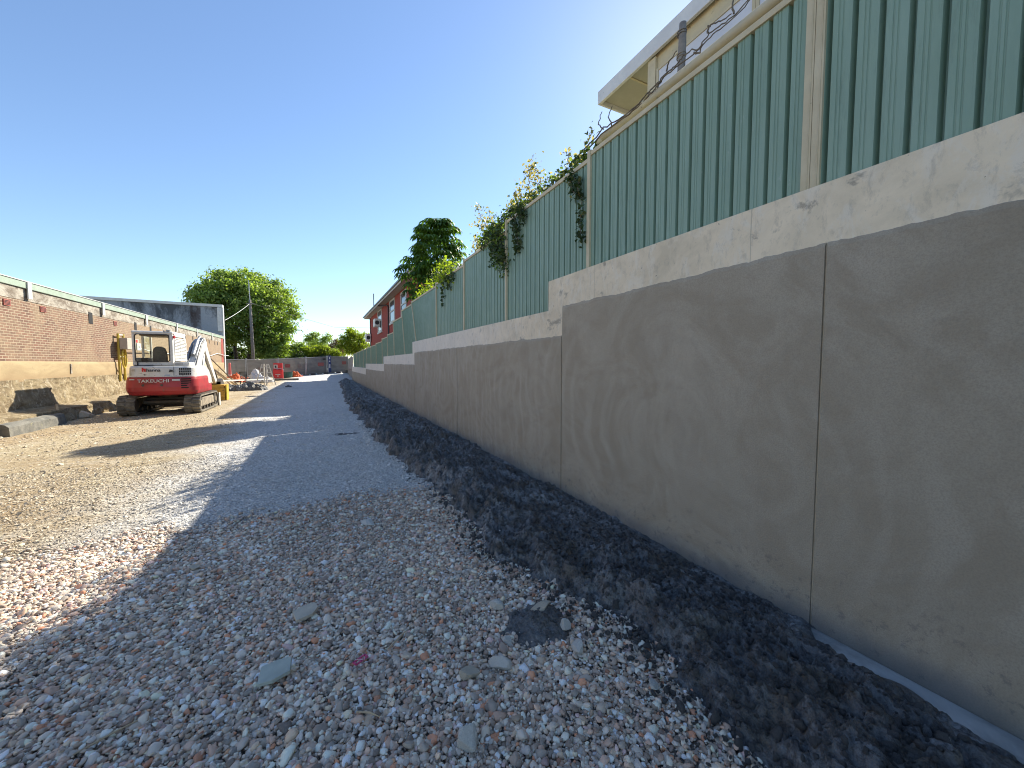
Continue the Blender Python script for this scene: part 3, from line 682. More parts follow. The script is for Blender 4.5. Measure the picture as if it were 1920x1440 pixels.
# ------------------------------------------------------------------ green steel fence
def capz(y):
    for a, b, z in segs:
        if y < b: return z
    return 1.42
FX = 3.045
fence = thing('steel_fence', 'green corrugated steel fence with cream posts and rails on the wall', 'fence', (FX, 14, 2.5))
bays = [(-3.25,-.87,4.78),(-.87,1.50,4.78),(1.535,3.94,4.36),(3.94,6.31,4.30),(6.31,8.58,4.145),(8.58,10.95,4.06),(10.95,14.3,4.0),(14.3,16.2,3.93),(16.2,18.25,3.68),(18.25,19.95,3.19),(19.95,21.85,3.09),(21.85,24.35,2.96),(24.35,27.0,2.89),(27.0,29.6,2.85),(29.6,32,2.81),(32,35,2.79),(35,38,2.76),(38,42.2,2.70)]
lean = {14.3: -.72, 16.2: -.60, 18.25: -.22}
def prof():
    # (dy, dx) across one rib, dx>0 = away from camera side
    return [(0,0),(.036,0),(.038,.004),(.044,.004),(.046,0),(.058,0),(.060,.004),(.066,.004),(.068,0),(.098,0),(.101,.055),(.122,.055),(.131,0)]
pitch = .135
for (a, b, top) in bays:
    L0, L1 = lean.get(a, 0), lean.get(b, 0); pts = []; y = a+.03
    fine = a < 22
    while y < b-.03:
        for dy, dx in (prof() if fine else [(0,0),(.098,0),(.101,.055),(.122,.055),(.131,0)]):
            if y+dy < b-.02: pts.append((y+dy, dx))
        y += pitch
    pts.append((b-.02, 0))
    V = []; F = []
    for (y, dx) in pts:
        tt = (y-a)/(b-a); sh = L0*(1-tt)+L1*tt; yb = y+sh
        V += [(FX+dx, yb, capz(yb)+.001), (FX+dx, y, top-.02)]
    n = len(pts)
    for i in range(n-1): F.append((2*i, 2*i+1, 2*i+3, 2*i+2))
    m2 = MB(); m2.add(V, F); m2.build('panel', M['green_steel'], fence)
    m2 = MB(); m2.box(FX-.018, FX+.05, a+.02, b-.02, top-.045, top+.005); m2.build('top_rail', M['cream'], fence, bevel=.004)
    # bottom channel
for i, (a, b, top) in enumerate(bays):
    t2 = max(top, bays[i-1][2]) if i else top
    if abs(a-.0) > 0 and 1.5 < a < 1.6:
        for y0 in (1.453, 1.511):
            m2 = MB(); m2.box(FX-.022, FX+.055, y0, y0+.055, capz(a)+.001, 4.80)
            m2.box(FX-.026, FX-.0225, y0+.012, y0+.018, capz(a)+.004, 4.79); m2.build('post', M['cream'], fence, bevel=.005)
        continue
    sh = lean.get(a, 0); m2 = MB(); wd = .028 if a < 12 else .022
    m2.add([(FX-.03,a-wd+sh,capz(a+sh)+.001),(FX+.055,a-wd+sh,capz(a+sh)+.001),(FX+.055,a+wd+sh,capz(a+sh)+.001),(FX-.03,a+wd+sh,capz(a+sh)+.001),
            (FX-.03,a-wd,t2+.02),(FX+.055,a-wd,t2+.02),(FX+.055,a+wd,t2+.02),(FX-.03,a+wd,t2+.02)],
           [(3,2,1,0),(4,5,6,7),(0,1,5,4),(1,2,6,5),(2,3,7,6),(3,0,4,7)])
    m2.build('post', M['cream'], fence, bevel=.004)

# ------------------------------------------------------------------ old brick building on the left
BX = -7.7
bld = thing('brick_building', 'long low old brick building with pale cement band and rough stone footing', 'building', (-14, 20, 0))
def wall_strip(name, z0, z1, mat, amp, prof_x, step_y=.12, step_z=.06, y0=0., y1=42.3, seed=5, **kw):
    ys_ = np.arange(y0, y1+step_y, step_y); nz = max(2, int((z1-z0)/step_z)+1); zs_ = np.linspace(z0, z1, nz)
    Yg, Zg = np.meshgrid(ys_, zs_); Xg = prof_x(Zg, Yg)+(fbm(Yg*1.8, Zg*2.4, seed, 6, .62)-.5)*amp+(fbm(Yg*9, Zg*9, seed+3, 3, .7)-.5)*amp*.45*(amp > .1)
    return np_mesh(name, np.stack([Xg, Yg, Zg], 2).reshape(-1, 3), grid_faces(len(ys_), nz), mat, smooth=False, parent=bld, **kw)
# body behind the face
mb = MB(); mb.box(-22, BX-.10, 0, 42.3, -.3, 3.86); mb.build('building_body', M['bagged'], bld)
wall_strip('brick_face', 1.80, 3.62, M['old_brick'], .012, lambda z, y: BX+0*z, .25, .2)
wall_strip('mortar_band', 3.60, 3.95, M['bagged'], .03, lambda z, y: BX+.006+0*z, .1, .05, seed=8)
wall_strip('cement_band', 1.24, 1.83, M['cement_band'], .03, lambda z, y: BX+.035-.02*sstep(1.75,1.83,z), .1, .04, seed=12)
def stone_prof(z, y):
    return BX+.07+.10*sstep(1.25,.6,z)+.06*(fbm(y*.8, z*3, 71, 4)-.5)
wall_strip('stone_base', .30, 1.30, M['rough_stone'], .17, stone_prof, .05, .03, seed=21)
def ledge_prof(z, y):
    return BX+.17+.52*sstep(.47,.37,z)+.10*sstep(.37,.0,z)+.10*(fbm(y*1.3, z*5, 72, 4)-.5)
wall_strip('footing_ledge', -.12, .50, M['rough_stone'], .22, ledge_prof, .05, .03, seed=33)
# red brick return pier at far end + parapet
mb = MB(); mb.box(BX-.35, BX+.012, 41.55, 42.32, -.2, 4.05); mb.build('brick_pier', M['red_brick_side'], bld)
mb = MB(); mb.box(BX-.22, BX+.05, 0, 42.5, 3.955, 4.15); mb.build('parapet_flashing', M['zinc'], bld, bevel=.01)
mb = MB(); mb.box(BX-.24, BX+.07, 0, 42.5, 4.15, 4.175); mb.build('parapet_cap', M['white_trim'], bld)
for y in (5.5, 9, 12.5, 16.65, 21.0, 25.25, 29.8, 34.1, 38.3):
    mb = MB(); mb.box(BX+.052, BX+.085, y-.09, y+.09, 3.66, 4.14); mb.build('bracket_plate', M['white_trim'], bld, bevel=.006)
for y in (11.5, 15.8, 17.35, 22.1):
    mb = MB(); mb.box(BX-.03, BX+.022, y-.13, y+.13, 3.36, 3.53); v = mb.build('air_vent', M['vent'], bld)
    m2 = MB()
    for k in range(4): m2.box(BX+.0225, BX+.027, y-.11, y+.11, 3.385+k*.034, 3.40+k*.034)
    m2.build('vent_slot', M['hole'], v)
for y, z, s in ((20.15,3.47,.14),(24.1,3.5,.12),(25.9,3.53,.10),(31.5,3.46,.09),(33.2,3.46,.09),(34.7,3.40,.19),(36.6,3.45,.09),(37.5,3.45,.09),(39.3,3.42,.09),(40.2,3.42,.09),(17.6,1.62,.05),(37.6,2.55,.08)):
    mb = MB(); mb.box(BX-.02, BX+.012, y-s, y+s, z-s*1.5, z+s*1.5); mb.build('wall_hole', M['hole'], bld)
mb = MB(); mb.box(BX+.036, BX+.058, 18.55, 18.62, 1.42, 1.75); mb.build('cement_patch', M['bagged'], bld)

# kerb block in front
mb = MB(); n = 60
for i in range(n):
    pass
yk = np.linspace(13.6, 15.95, 50); pr_ = [(-7.25,.0),(-7.22,.26),(-7.1,.31),(-6.98,.29),(-6.93,.22),(-6.90,-.1)]
V = []; 
for y in yk:
    for k, (x, z) in enumerate(pr_): V.append((x+.19+(float(fbm(y*3, k*1.7, 5, 4))-.5)*.06, y, z+(float(fbm(y*3+7, k*1.3, 6, 4))-.5)*.05*(z > 0)))
F = [(j*6+k, j*6+k+1, (j+1)*6+k+1, (j+1)*6+k) for j in range(49) for k in range(5)]+[tuple(range(5,-1,-1)), tuple(49*6+k for k in range(6))]
mb = MB(); mb.add(V, F); M['kerb'] = pm('old_kerb_concrete', (.20,.19,.16), (.10,.10,.09), 5, .95, .9, 25, .02, spots=((.36,.34,.18), 4, .62))
tag(mb.build('kerb_block', M['kerb']), 'weathered concrete kerb block lying against the stone footing', 'kerb block')
rock('rock', 'pointed rubble stone against the footing left of the excavator', 'rock', -6.80, 17.2, (.14,.15,.13), M['rock_tan'], 15, .5)
mb = MB(); mb.bar((-6.95,16.1,.0),(-7.05,16.25,.55),.05,.04); tag(mb.build('broken_stake', M['timber']), 'short broken timber stake behind the kerb block', 'stake')

# tall grey painted wall behind
gw = thing('grey_building', 'taller grey painted brick building with white roof trim behind the brick wall', 'building', (-12, 44, 0))
mb = MB(); mb.prism([(-30,-.2),(BX,-.2),(BX,6.75),(-30,7.0)], 'y', 42.56, 43.0); mb.build('painted_wall', M['grey_brick'], gw)
mb = MB(); mb.prism([(-30,7.0),(BX+.03,6.75),(BX+.03,6.97),(-30,7.22)], 'y', 42.42, 43.05); mb.build('roof_trim', M['white_trim'], gw)
mb = MB(); mb.box(-30, -10.2, 43.002, 56, -.2, 6.5); mb.build('rear_wing', M['grey_brick'], gw)
mb = MB(); mb.box(BX-.36, BX-.02, 42.44, 42.555, 4.6, 6.73); mb.build('downpipe', M['white_trim'], gw, bevel=.03)
mb = MB(); mb.box(BX-.02, BX+.06, 42.50, 42.9, 0, 6.74); mb.build('corner_trim', M['white_trim'], gw)

# yellow frame + meter box on the wall
yf = thing('yellow_frame', 'yellow upright pipe frame fixed on the brick wall', 'pipe frame', (BX+.1, 22.1, 1.0))
mb = MB()
for y in (21.95, 22.42): mb.tube([(BX+.12, y, 1.02), (BX+.12, y, 3.02)], .045, 8)
mb.build('upright', M['yellow_paint'], yf)
for zc in (2.98, 2.05): mb = MB(); mb.bar((BX+.12,21.95,zc),(BX+.12,22.42,zc),.04); mb.build('crossbar', M['aluminium'], yf)
mb = MB(); mb.tube([(BX+.2, 22.2+.2*math.cos(q), 1.98+.42*math.sin(q)) for q in np.linspace(0, 6.28, 25)], .03, 6); mb.build('hose_coil', M['yellow_paint'], yf)
mbx = thing('meter_box', 'beige electrical box with white cover on the yellow frame', 'electrical box', (BX+.3, 22.5, 2.4))
mb = MB(); mb.box(BX+.17, BX+.42, 21.9, 23.1, 2.36, 2.84); mb.build('box_body', M['beige_box'], mbx, bevel=.015)
mb = MB(); mb.box(BX+.4225, BX+.45, 22.78, 23.22, 2.34, 2.66); mb.build('white_cover', M['white_trim'], mbx, bevel=.01)
mb = MB(); mb.box(BX+.451, BX+.454, 22.94, 23.02, 2.47, 2.52); mb.build('lock', M['black'], mbx)
mb = MB(); mb.box(BX+.4225, BX+.428, 22.74, 22.92, 2.69, 2.81); mb.build('red_sticker', M['bright_red'], mbx)
pts = [(BX+.3,23.1,2.5),(BX+.1,25.5,2.35),(BX+.08,28,2.30),(BX+.08,31,2.5),(BX+.08,34.5,2.75),(BX+.08,37.4,2.35),(BX+.08,39.8,2.6),(BX+.1,42.2,2.45),(BX+.3,42.7,2.45)]
mb = MB(); mb.tube(pts, .028, 6); tag(mb.build('wall_cable', M['wire']), 'white cable strung in loops along the brick wall behind the excavator', 'cable')

# ------------------------------------------------------------------ cream house above the fence
ch = thing('cream_house', 'cream rendered house with deep pale eave rising above the near fence', 'house', (8, 0, 2.6))
mb = MB(); mb.box(4.30, 10.5, -12, 5.28, 6.14, 6.27); mb.build('roof_slab', M['soffit'], ch)
M['fascia'] = pm('pale_fascia', (.74,.73,.72), (.64,.63,.63), 3, .5, .2, spots=((.28,.27,.25), 8, .66))
mb = MB(); mb.box(4.25, 4.298, -12, 5.32, 6.07, 6.28); mb.box(4.30, 10.5, 5.283, 5.32, 6.07, 6.28); mb.build('fascia', M['fascia'], ch, bevel=.006)
mb = MB(); mb.box(4.345, 10, -12, 4.27, 2.6, 6.135); mb.build('wall', M['cream_dirty'], ch)
M['pale_panel'] = pm('pale_blue_grey_panel', (.70,.70,.75), (.60,.60,.66), 2, .6, .2)
for k, a in enumerate((4.08, 2.70, 1.32, -.06, -1.44, -2.82)):
    mb = MB(); mb.box(4.320, 4.342, a-1.30, a, 4.4, 5.84); p_ = mb.build('wall_panel', M['pale_panel'], ch)
    m2 = MB()
    m2.box(4.308, 4.342, a-1.34, a-1.302, 4.4, 5.87); m2.box(4.308, 4.342, a+.002, a+.036, 4.4, 5.87); m2.box(4.308, 4.342, a-1.30, a, 5.843, 5.87)
    m2.build('panel_frame', M['cream'], p_)
mb = MB(); mb.box(4.302, 4.343, 4.13, 4.27, 2.6, 6.06); mb.build('corner_board', M['cream'], ch)
mb = MB(); mb.box(4.31, 10, 4.66, 4.69, 6.125, 6.139); mb.build('soffit_joint', M['cream_dirty'], ch)
mb = MB(); mb.tube([(3.30, -6, 4.64), (3.30, 4.05, 4.64)], .048, 20); mb.tube([(3.30,4.0,4.64),(3.30,4.10,4.62),(3.32,4.16,4.55),(3.34,4.17,4.2)], .047, 16)
o = tag(mb.build('cream_pipe', M['cream_dirty'], smooth=True), 'thick cream pipe running along behind the fence top', 'pipe')
mb = MB(); mb.box(3.335, 3.37, -6, 3.3, 4.36, 4.60); tag(mb.build('ledge_board', M['cream_dirty']), 'cream ledge board below the thick pipe behind the fence', 'ledge')
mb = MB(); mb.tube([(3.46,2.98,4.3),(3.45,2.96,4.8),(3.47,2.97,5.1),(3.46,2.96,5.30)], [.036,.038,.04,.035], 10)
for z in (4.72, 4.95, 5.18): mb.tube([(3.46+.043*math.cos(q), 2.97+.043*math.sin(q), z+q*.004) for q in np.linspace(0, 12.5, 30)], .006, 5)
tag(mb.build('rope_post', M['grey_rope'], smooth=True), 'grey weathered round post wound with vine, standing behind the fence', 'post')
mb = MB(); mb.tube([(3.35,4.34,3.9),(3.36,4.33,4.5)], .035, 10); mb.tube([(3.35,4.34,4.5),(3.38,4.52,4.60)], [.05,.045], 10); mb.tube([(3.35,4.33,4.52),(3.40,4.16,4.72)], [.018,.012], 8)
tag(mb.build('stub_post', M['grey_rope']), 'short green-grey stub post with forked top amid the vine', 'post')

# ------------------------------------------------------------------ red brick house
rh = thing('red_brick_house', 'two-storey red brick house with white windows beyond the green fence', 'house', (9, 34, 1.5))
M['rhb'] = brick_mat('dark_red_brick', (.36,.045,.03), (.27,.035,.026), (.25,.11,.085), (.31,.05,.035), 'y')
mb = MB(); mb.box(5.3, 14, 21.6, 47.2, .6, 6.93); mb.build('wall', M['rhb'], rh)
mb = MB(); mb.prism([(4.72,6.99),(14.6,6.99),(9.6,9.2)], 'y', 21.0, 47.6)
mb.v = []; mb.f = []; mb.m = []
mb.add([(4.6,21,7.06),(14.7,21,7.06),(14.7,47.8,7.06),(4.6,47.8,7.06),(9.6,25.5,8.7),(9.6,43,8.7)], [(0,3,2,1),(0,1,4),(1,2,5,4),(2,3,5),(3,0,4,5)])
M['roof_tile'] = pm('dark_roof', (.16,.17,.18), (.12,.12,.13), 4, .8, .3)
mb.build('roof', M['roof_tile'], rh)
mb = MB(); mb.box(4.70, 5.298, 21.05, 47.75, 6.935, 6.99); mb.build('soffit', M['soffit'], rh)
mb = MB(); mb.box(4.66, 4.70, 21.0, 47.8, 6.86, 7.0); mb.box(4.66, 14.6, 47.755, 47.8, 6.86, 7.0); mb.build('fascia', M['white_trim'], rh)
mb = MB(); mb.box(4.56, 4.658, 21.0, 47.85, 6.97, 7.08); mb.build('gutter', M['gutter_grey'], rh)
for (y0, y1, z0, z1) in ((37.9,40.6,4.8,6.9),(30.9,33.2,5.05,6.85),(26.4,28.3,5.0,6.75)):
    mb = MB(); fr_ = .13
    for a, b, c, d in ((y0,y1,z0-.0,z0+fr_),(y0,y1,z1-fr_,z1),(y0,y0+fr_,z0+fr_,z1-fr_),(y1-fr_,y1,z0+fr_,z1-fr_),(y0+fr_,y1-fr_,(z0+z1)/2-.05,(z0+z1)/2+.05)):
        mb.box(5.24, 5.31, a, b, c, d)
    wn = mb.build('window', M['white_trim'], rh)
    mb = MB(); mb.box(5.275, 5.298, y0+fr_, y1-fr_, z0+fr_, z1-fr_); mb.build('pane', M['pane'], wn)
    mb = MB(); mb.box(5.2, 5.32, y0-.1, y1+.1, z0-.14, z0-.003); mb.build('sill', M['white_trim'], wn)
def aircon(y0, y1, z0, z1, lb):
    a = thing('air_conditioner', lb, 'air conditioner', (5.0, (y0+y1)/2, z0), 'air conditioners on the red brick house')
    mb = MB(); mb.box(4.72, 5.235, y0, y1, z0, z1); mb.build('casing', M['white_paint'], a, bevel=.03)
    mb = MB(); mb.tube([(4.95, y0-.012, (z0+z1)/2), (4.95, y0-.003, (z0+z1)/2)], min(z1-z0, .8)*.26, 16); mb.build('fan_grille', M['black'], a)
aircon(38.6, 39.8, 5.25, 6.0, 'white air conditioner under the window of the red brick house')
aircon(46.2, 47.3, 4.2, 5.1, 'white air conditioner low on the far corner of the red brick house')
mb = MB(); mb.tube([(4.75,36.5,6.9),(5.2,33.9,6.62),(5.24,33.85,6.5),(5.24,33.85,2.6)], .055, 8); mb.build('downpipe', M['black'], rh)
mb = MB(); mb.tube([(5.27,47.0,6.9),(5.27,47.0,2.2)], .06, 8); mb.build('downpipe', M['black'], rh)
mb = MB(); mb.tube([(4.7,38.8,7.0),(4.7,38.8,8.35)], .045, 8); mb.build('vent_pipe', M['gutter_grey'], rh)
mb = MB(); mb.tube([(6.0,32,7.3),(6.0,32,8.6)], .11, 10); mb.tube([(6.0,32,8.6),(6.0,32,8.68),(6.0,32,8.8)], [.30,.32,.05], 12); mb.build('flue', M['galv'], rh)

# ------------------------------------------------------------------ foliage
def leaves(name, C, N, size, mat, tone, parent=None, asp=.6, droop=0, **kw):
    """one folded leaf (two triangles) per centre"""
    n = len(C); N = N/np.maximum(np.linalg.norm(N, axis=1), 1e-6)[:, None]
    rnd = RNG.normal(size=(n, 3)); U = np.cross(N, rnd); U /= np.maximum(np.linalg.norm(U, axis=1), 1e-6)[:, None]
    if droop: U[:, 2] -= droop; U /= np.linalg.norm(U, axis=1)[:, None]
    W = np.cross(N, U); W /= np.maximum(np.linalg.norm(W, axis=1), 1e-6)[:, None]
    s = (np.asarray(size)*RNG.uniform(.65, 1.3, n))[:, None]
    a = C-U*s; b = C+U*s; c = C+W*s*asp+N*s*.18; d = C-W*s*asp+N*s*.18
    V = np.stack([a, c, b, d], 1).reshape(-1, 3); i = np.arange(n)*4
    F = np.concatenate([np.stack([i, i+2, i+1], 1), np.stack([i, i+3, i+2], 1)])
    return np_mesh(name, V, F, mat, parent=parent, col=np.repeat(np.clip(tone, 0, 1), 4), **kw)
def blob_leaves(centres, radii, per, shell=.55):
    Cs = []; Ns = []; T = []
    for c, r, k in zip(centres, radii, per):
        d = RNG.normal(size=(k, 3)); d /= np.linalg.norm(d, axis=1)[:, None]
        rr = np.abs(RNG.normal(.70, .40, k))
        Cs.append(np.array(c)+d*np.array(r)*rr[:, None]); Ns.append(d+RNG.normal(0, .6, (k, 3))+np.array([0,0,.4])); T.append(np.full(k, RNG.uniform(.2, .8))+RNG.normal(0, .22, k))
    return np.concatenate(Cs), np.concatenate(Ns), np.concatenate(T)
def branchy(mb, p, d, L, r, depth, spread=.5, ends=None, n=5):
    p = Vector(p); d = Vector(d).normalized(); pts = [p]; rs = [r]
    for k in range(4):
        d = (d+Vector(RNG.normal(0, .10, 3))).normalized(); p = p+d*L/4; pts.append(p); rs.append(r*(1-.12*(k+1)))
    mb.tube(pts, rs, max(4, n), cap=True)
    if ends is not None and depth <= 1: ends.append(tuple(p))
    if depth > 0:
        for k in range(3 if depth > 1 else 2):
            dd = (d+Vector(RNG.normal(0, spread, 3))+Vector((0,0,.12))).normalized()
            branchy(mb, pts[-1-(k == 2)], dd, L*RNG.uniform(.62, .85), rs[-1]*.68, depth-1, spread, ends, n-1)
def tree(name, label, base, trunk_h, crown_c, crown_r, nb, per, br, leafsize, mat, lean=(0,0), trunks=1, depth=4, tr=.3, cat='tree', group=None, low=.0, flat=.75, skip=None):
    t = thing(name, label, cat, base, group); mb = MB(); ends = []
    for k in range(trunks):
        dx = (k-(trunks-1)/2)*2.2
        branchy(mb, (base[0]+dx*.5, base[1]+RNG.uniform(-.3,.3), base[2]-.3), (lean[0]+dx*.12, lean[1], 1), trunk_h, tr, depth, .42, ends, 8)
    mb.build('trunk', M['bark'], t, smooth=True)
    cs = []; rs = []
    for k in range(nb):
        for _ in range(60):
            d = RNG.uniform(-1, 1, 3)
            if d @ d < 1 and d[2] > -1+low and (d @ d > .18 or RNG.random() < .4): break
        if skip and skip(np.array(crown_c)+d*np.array(crown_r)*.88) and RNG.random() < .6: continue
        cs.append(np.array(crown_c)+d*np.array(crown_r)*.88); q = br*RNG.uniform(.6, 1.3); rs.append((q, q, q*flat))
    Cc, N, T = blob_leaves(cs, rs, [int(per*RNG.uniform(.6, 1.4)) for _ in cs], .2)
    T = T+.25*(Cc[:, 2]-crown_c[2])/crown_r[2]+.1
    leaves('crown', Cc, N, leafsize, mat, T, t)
    return t
G = 'trees and shrubs beyond the mesh fence'
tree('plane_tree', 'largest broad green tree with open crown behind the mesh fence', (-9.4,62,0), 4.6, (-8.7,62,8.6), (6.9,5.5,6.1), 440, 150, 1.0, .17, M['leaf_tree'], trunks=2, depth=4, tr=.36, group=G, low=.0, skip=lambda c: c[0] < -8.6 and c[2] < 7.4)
# long low left limb and right skirt of the same crown are separate smaller masses further back
tree('tree', 'mid green tree filling the gap under the largest tree, left by the brick pier', (-13.0,66,0), 1.2, (-12.5,66,2.6), (4.0,2.0,1.7), 50, 150, .9, .17, M['leaf_dark'], depth=3, tr=.2, group=G)
tree('tree', 'spreading green tree low behind the mesh fence right of the power pole', (-5.0,60,0), 1.8, (-5.0,60,3.9), (3.6,2.2,2.3), 60, 120, .75, .17, M['leaf_tree'], depth=3, tr=.18, group=G)
tree('hedge', 'bright lime green clipped bush behind the middle of the mesh fence', (-.6,59,.2), .9, (-.5,59,2.9), (3.3,1.4,1.2), 90, 330, .5, .12, M['leaf_lime'], depth=2, tr=.1, cat='bush', group=G)
tree('shrub', 'dark low shrub row under the lime bush along the mesh fence', (-1.2,58.0,.2), .6, (-1.0,57.9,2.1), (4.0,.7,.75), 30, 420, .6, .11, M['leaf_dark'], depth=1, tr=.07, cat='bush', group=G)
tree('tree', 'thin small tree poking up behind the lime bush', (.2,66,0), 2.4, (.0,66,5.2), (2.4,1.2,1.5), 50, 70, .5, .12, M['leaf_tree'], depth=3, tr=.1, group=G)
tree('tree', 'bare reddish twiggy tree between lime bush and the red brick house', (2.3,61,.3), 1.6, (2.3,61,3.9), (1.3,.9,1.5), 14, 200, .5, .09, M['leaf_rust'], depth=4, tr=.09, group=G)
tree('tree', 'loose yellow-green tree at the far end of the green fence', (4.3,58,.4), 2.0, (4.3,58,4.7), (2.2,1.6,2.1), 80, 120, .55, .12, M['leaf_lime'], depth=3, tr=.13, group=G)
tree('tree', 'dark distant tree mass low behind the largest tree', (-17,74,0), 1.5, (-16,74,2.4), (7,3,2.0), 36, 200, 1.3, .22, M['leaf_dark'], depth=2, tr=.2, group=G)
tree('tree', 'distant green tree mass seen low behind the lime bush', (0,84,0), 2, (-2,84,3.4), (9,3,2.6), 40, 300, 1.3, .22, M['leaf_tree'], depth=2, tr=.2, group=G)

# power pole
pp = thing('power_pole', 'tall dark timber power pole with pale mast in front of the largest tree', 'pole', (-7.25, 56, 0))
mb = MB(); mb.tube([(-7.22,56,-.3),(-7.3,56,5),(-7.38,56,9.4)], [.20,.17,.13], 10); mb.build('pole', M['pole_wood'], pp, smooth=True)
mb = MB(); mb.tube([(-7.38,56,9.2),(-7.45,56,11.7)], .05, 8); mb.build('mast', M['galv'], pp)
mb = MB(); mb.bar((-7.75,55.9,8.9),(-6.95,55.9,8.95),.12); mb.build('crossarm', M['pole_wood'], pp)
mb = MB(); q = [Vector((-7.42,55.9,8.9)).lerp(Vector((-7.7,43.5,5.7)), s)+Vector((0,0,-.8*4*s*(1-s)*.12)) for s in np.linspace(0,1,14)]; mb.tube(q, .022, 5)
tag(mb.build('service_wire', M['wire']), 'pale service wire sloping from the power pole to the brick building corner', 'wire')
mb = MB(); mb.tube([(-7.3,56,9.0),(2,62,7.0),(16,70,8)], .02, 5); tag(mb.build('overhead_wire', M['black']), 'thin overhead wire crossing the sky right of the largest tree', 'wire')

# umbrella tree with drooping palmate leaves
ut = thing('umbrella_tree', 'glossy umbrella tree with drooping palm-like leaflets behind the green fence', 'tree', (4.75, 17.6, 2.2))
mb = MB(); ends = []
for k in range(4): branchy(mb, (4.75+.1*k, 17.6, 2.2), (RNG.normal(0,.12), RNG.normal(0,.12), 1), 2.2, .06, 1, .3, ends, 6)
mb.build('trunk', M['twig'], ut, smooth=True)
V = []; F = []; T = []
def leaflet(p, out, L, wd, tone):
    out = Vector(out); out.z = max(out.z, -.2); side = out.cross(Vector((0,0,1)));
    if side.length < .01: side = Vector((1,0,0))
    side.normalize(); pts = []; q = Vector(p); d = out.normalized(); k0 = len(V)
    ws = [.12, .75, 1.0, .75, .05]
    for i, ww in enumerate(ws):
        V.append(q+side*wd*ww/2+Vector((0,0,-.01))); V.append(q-side*wd*ww/2+Vector((0,0,-.01))); T.extend([tone, tone])
        d = (d+Vector((0,0,-.42))).normalized(); q = q+d*L/4
    for i in range(4): F.append((k0+2*i, k0+2*i+1, k0+2*i+3, k0+2*i+2))
for k in range(640):
    h = RNG.uniform(0, 1); a_ = RNG.uniform(0, 6.283); q_ = RNG.uniform(.05, 1)**.5; d = np.array([math.cos(a_)*q_, math.sin(a_)*q_, 2*h-1])
    wid = 1.36*math.sqrt(max(.04, 1-((h-.42)/.62)**2))*(1+.16*math.sin(a_*3+h*11))
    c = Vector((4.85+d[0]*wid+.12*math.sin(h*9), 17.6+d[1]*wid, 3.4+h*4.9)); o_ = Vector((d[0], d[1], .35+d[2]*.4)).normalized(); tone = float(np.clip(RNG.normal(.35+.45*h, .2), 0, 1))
    nl = RNG.integers(7, 10)
    for j in range(nl):
        a = 2*math.pi*j/nl+RNG.uniform(-.2,.2); r_ = Vector((math.cos(a), math.sin(a), .18))+o_*.35
        leaflet(c+r_*.03, r_, RNG.uniform(.30,.42), .095, tone+RNG.normal(0,.08))
np_mesh('crown', V, F, M['leaf_glossy'], smooth=True, parent=ut, col=np.clip(T,0,1))

# shrub and vines on the fence
def vine(name, label, cat, paths, leaf_n, spread, size, mats, stem_r=.008, group=None, root=None):
    t = thing(name, label, cat, root or paths[0][0], group); mb = MB(); Cs = []; tt = []
    for pth in paths:
        pv = [Vector(p) for p in pth]; fine = []
        for a, b in zip(pv[:-1], pv[1:]):
            for s in np.linspace(0, 1, 6)[:-1]: fine.append(a.lerp(b, s)+Vector(RNG.normal(0, .012 if leaf_n else .0045, 3)))
        fine.append(pv[-1]); mb.tube(fine, list(np.linspace(stem_r, stem_r*.5, len(fine))), 5)
        for f in fine:
            for _ in range(leaf_n): Cs.append(np.array(f)+RNG.normal(0, 1, 3)*np.array(spread))
    mb.build('stems', M['twig'], t)
    if leaf_n:
        Cs = np.array(Cs); N = RNG.normal(size=Cs.shape)+np.array([-.6,-.3,.5]); T = np.clip(RNG.normal(.45, .25, len(Cs)), 0, 1)
        k = RNG.random(len(Cs)) < mats[2]
        if k.any(): leaves('leaves', Cs[k], N[k], size, mats[1], T[k], t, asp=.62)
        if (~k).any(): leaves('leaves', Cs[~k], N[~k], size, mats[0], T[~k], t, asp=.62)
    return t
IV, PL = M['leaf_ivy'], M['leaf_pale']
G = 'creepers on the green fence'
vine('creeper', 'dense dark ivy clump spilling over the fence and hanging down its post', 'creeper',
     [[(3.0,7.5,4.25),(2.99,6.9,4.25),(2.97,6.5,4.2),(2.98,6.4,3.8),(2.99,6.35,3.45)],[(3.1,7.4,4.2),(2.98,6.9,4.15),(2.98,6.7,3.7)],[(3.0,6.6,4.3),(2.96,6.5,4.0),(2.97,6.42,3.6)],[(3.1,6.2,4.42),(3.05,6.6,4.36),(3.0,7.1,4.25)]],
     30, (.05,.10,.085), .034, (IV, M['leaf_tree'], .3), group=G)
vine('creeper', 'dark ivy ridge lying along the top rail, left of the stub post', 'creeper',
     [[(3.13,7.1,4.28),(3.12,6.4,4.42),(3.10,5.9,4.45),(3.12,5.4,4.42)],[(3.13,5.2,4.40),(3.13,4.7,4.42),(3.14,4.3,4.42),(3.2,4.1,4.5)]], 26, (.045,.08,.055), .032, (IV, M['leaf_tree'], .35), group=G)
vine('creeper', 'small bunch of ivy hanging over the rail with one thin trailing strand', 'creeper',
     [[(3.0,5.75,4.35),(2.98,5.65,4.2),(2.98,5.6,4.1)],[(2.98,5.9,4.2),(2.99,5.85,4.0),(3.0,5.8,3.8),(3.0,5.82,3.65)]], 16, (.03,.06,.05), .032, (IV, PL, .03), group=G)
vine('creeper', 'thin ivy strand hanging down beside the cream post', 'creeper',
     [[(2.99,4.25,4.22),(2.99,4.10,4.05),(2.99,4.05,3.8),(2.99,4.06,3.5),(2.99,4.02,3.3)],[(2.99,4.35,4.2),(2.98,4.2,4.0),(2.98,4.08,3.9)]], 7, (.02,.035,.03), .034, (IV, PL, .05), group=G)
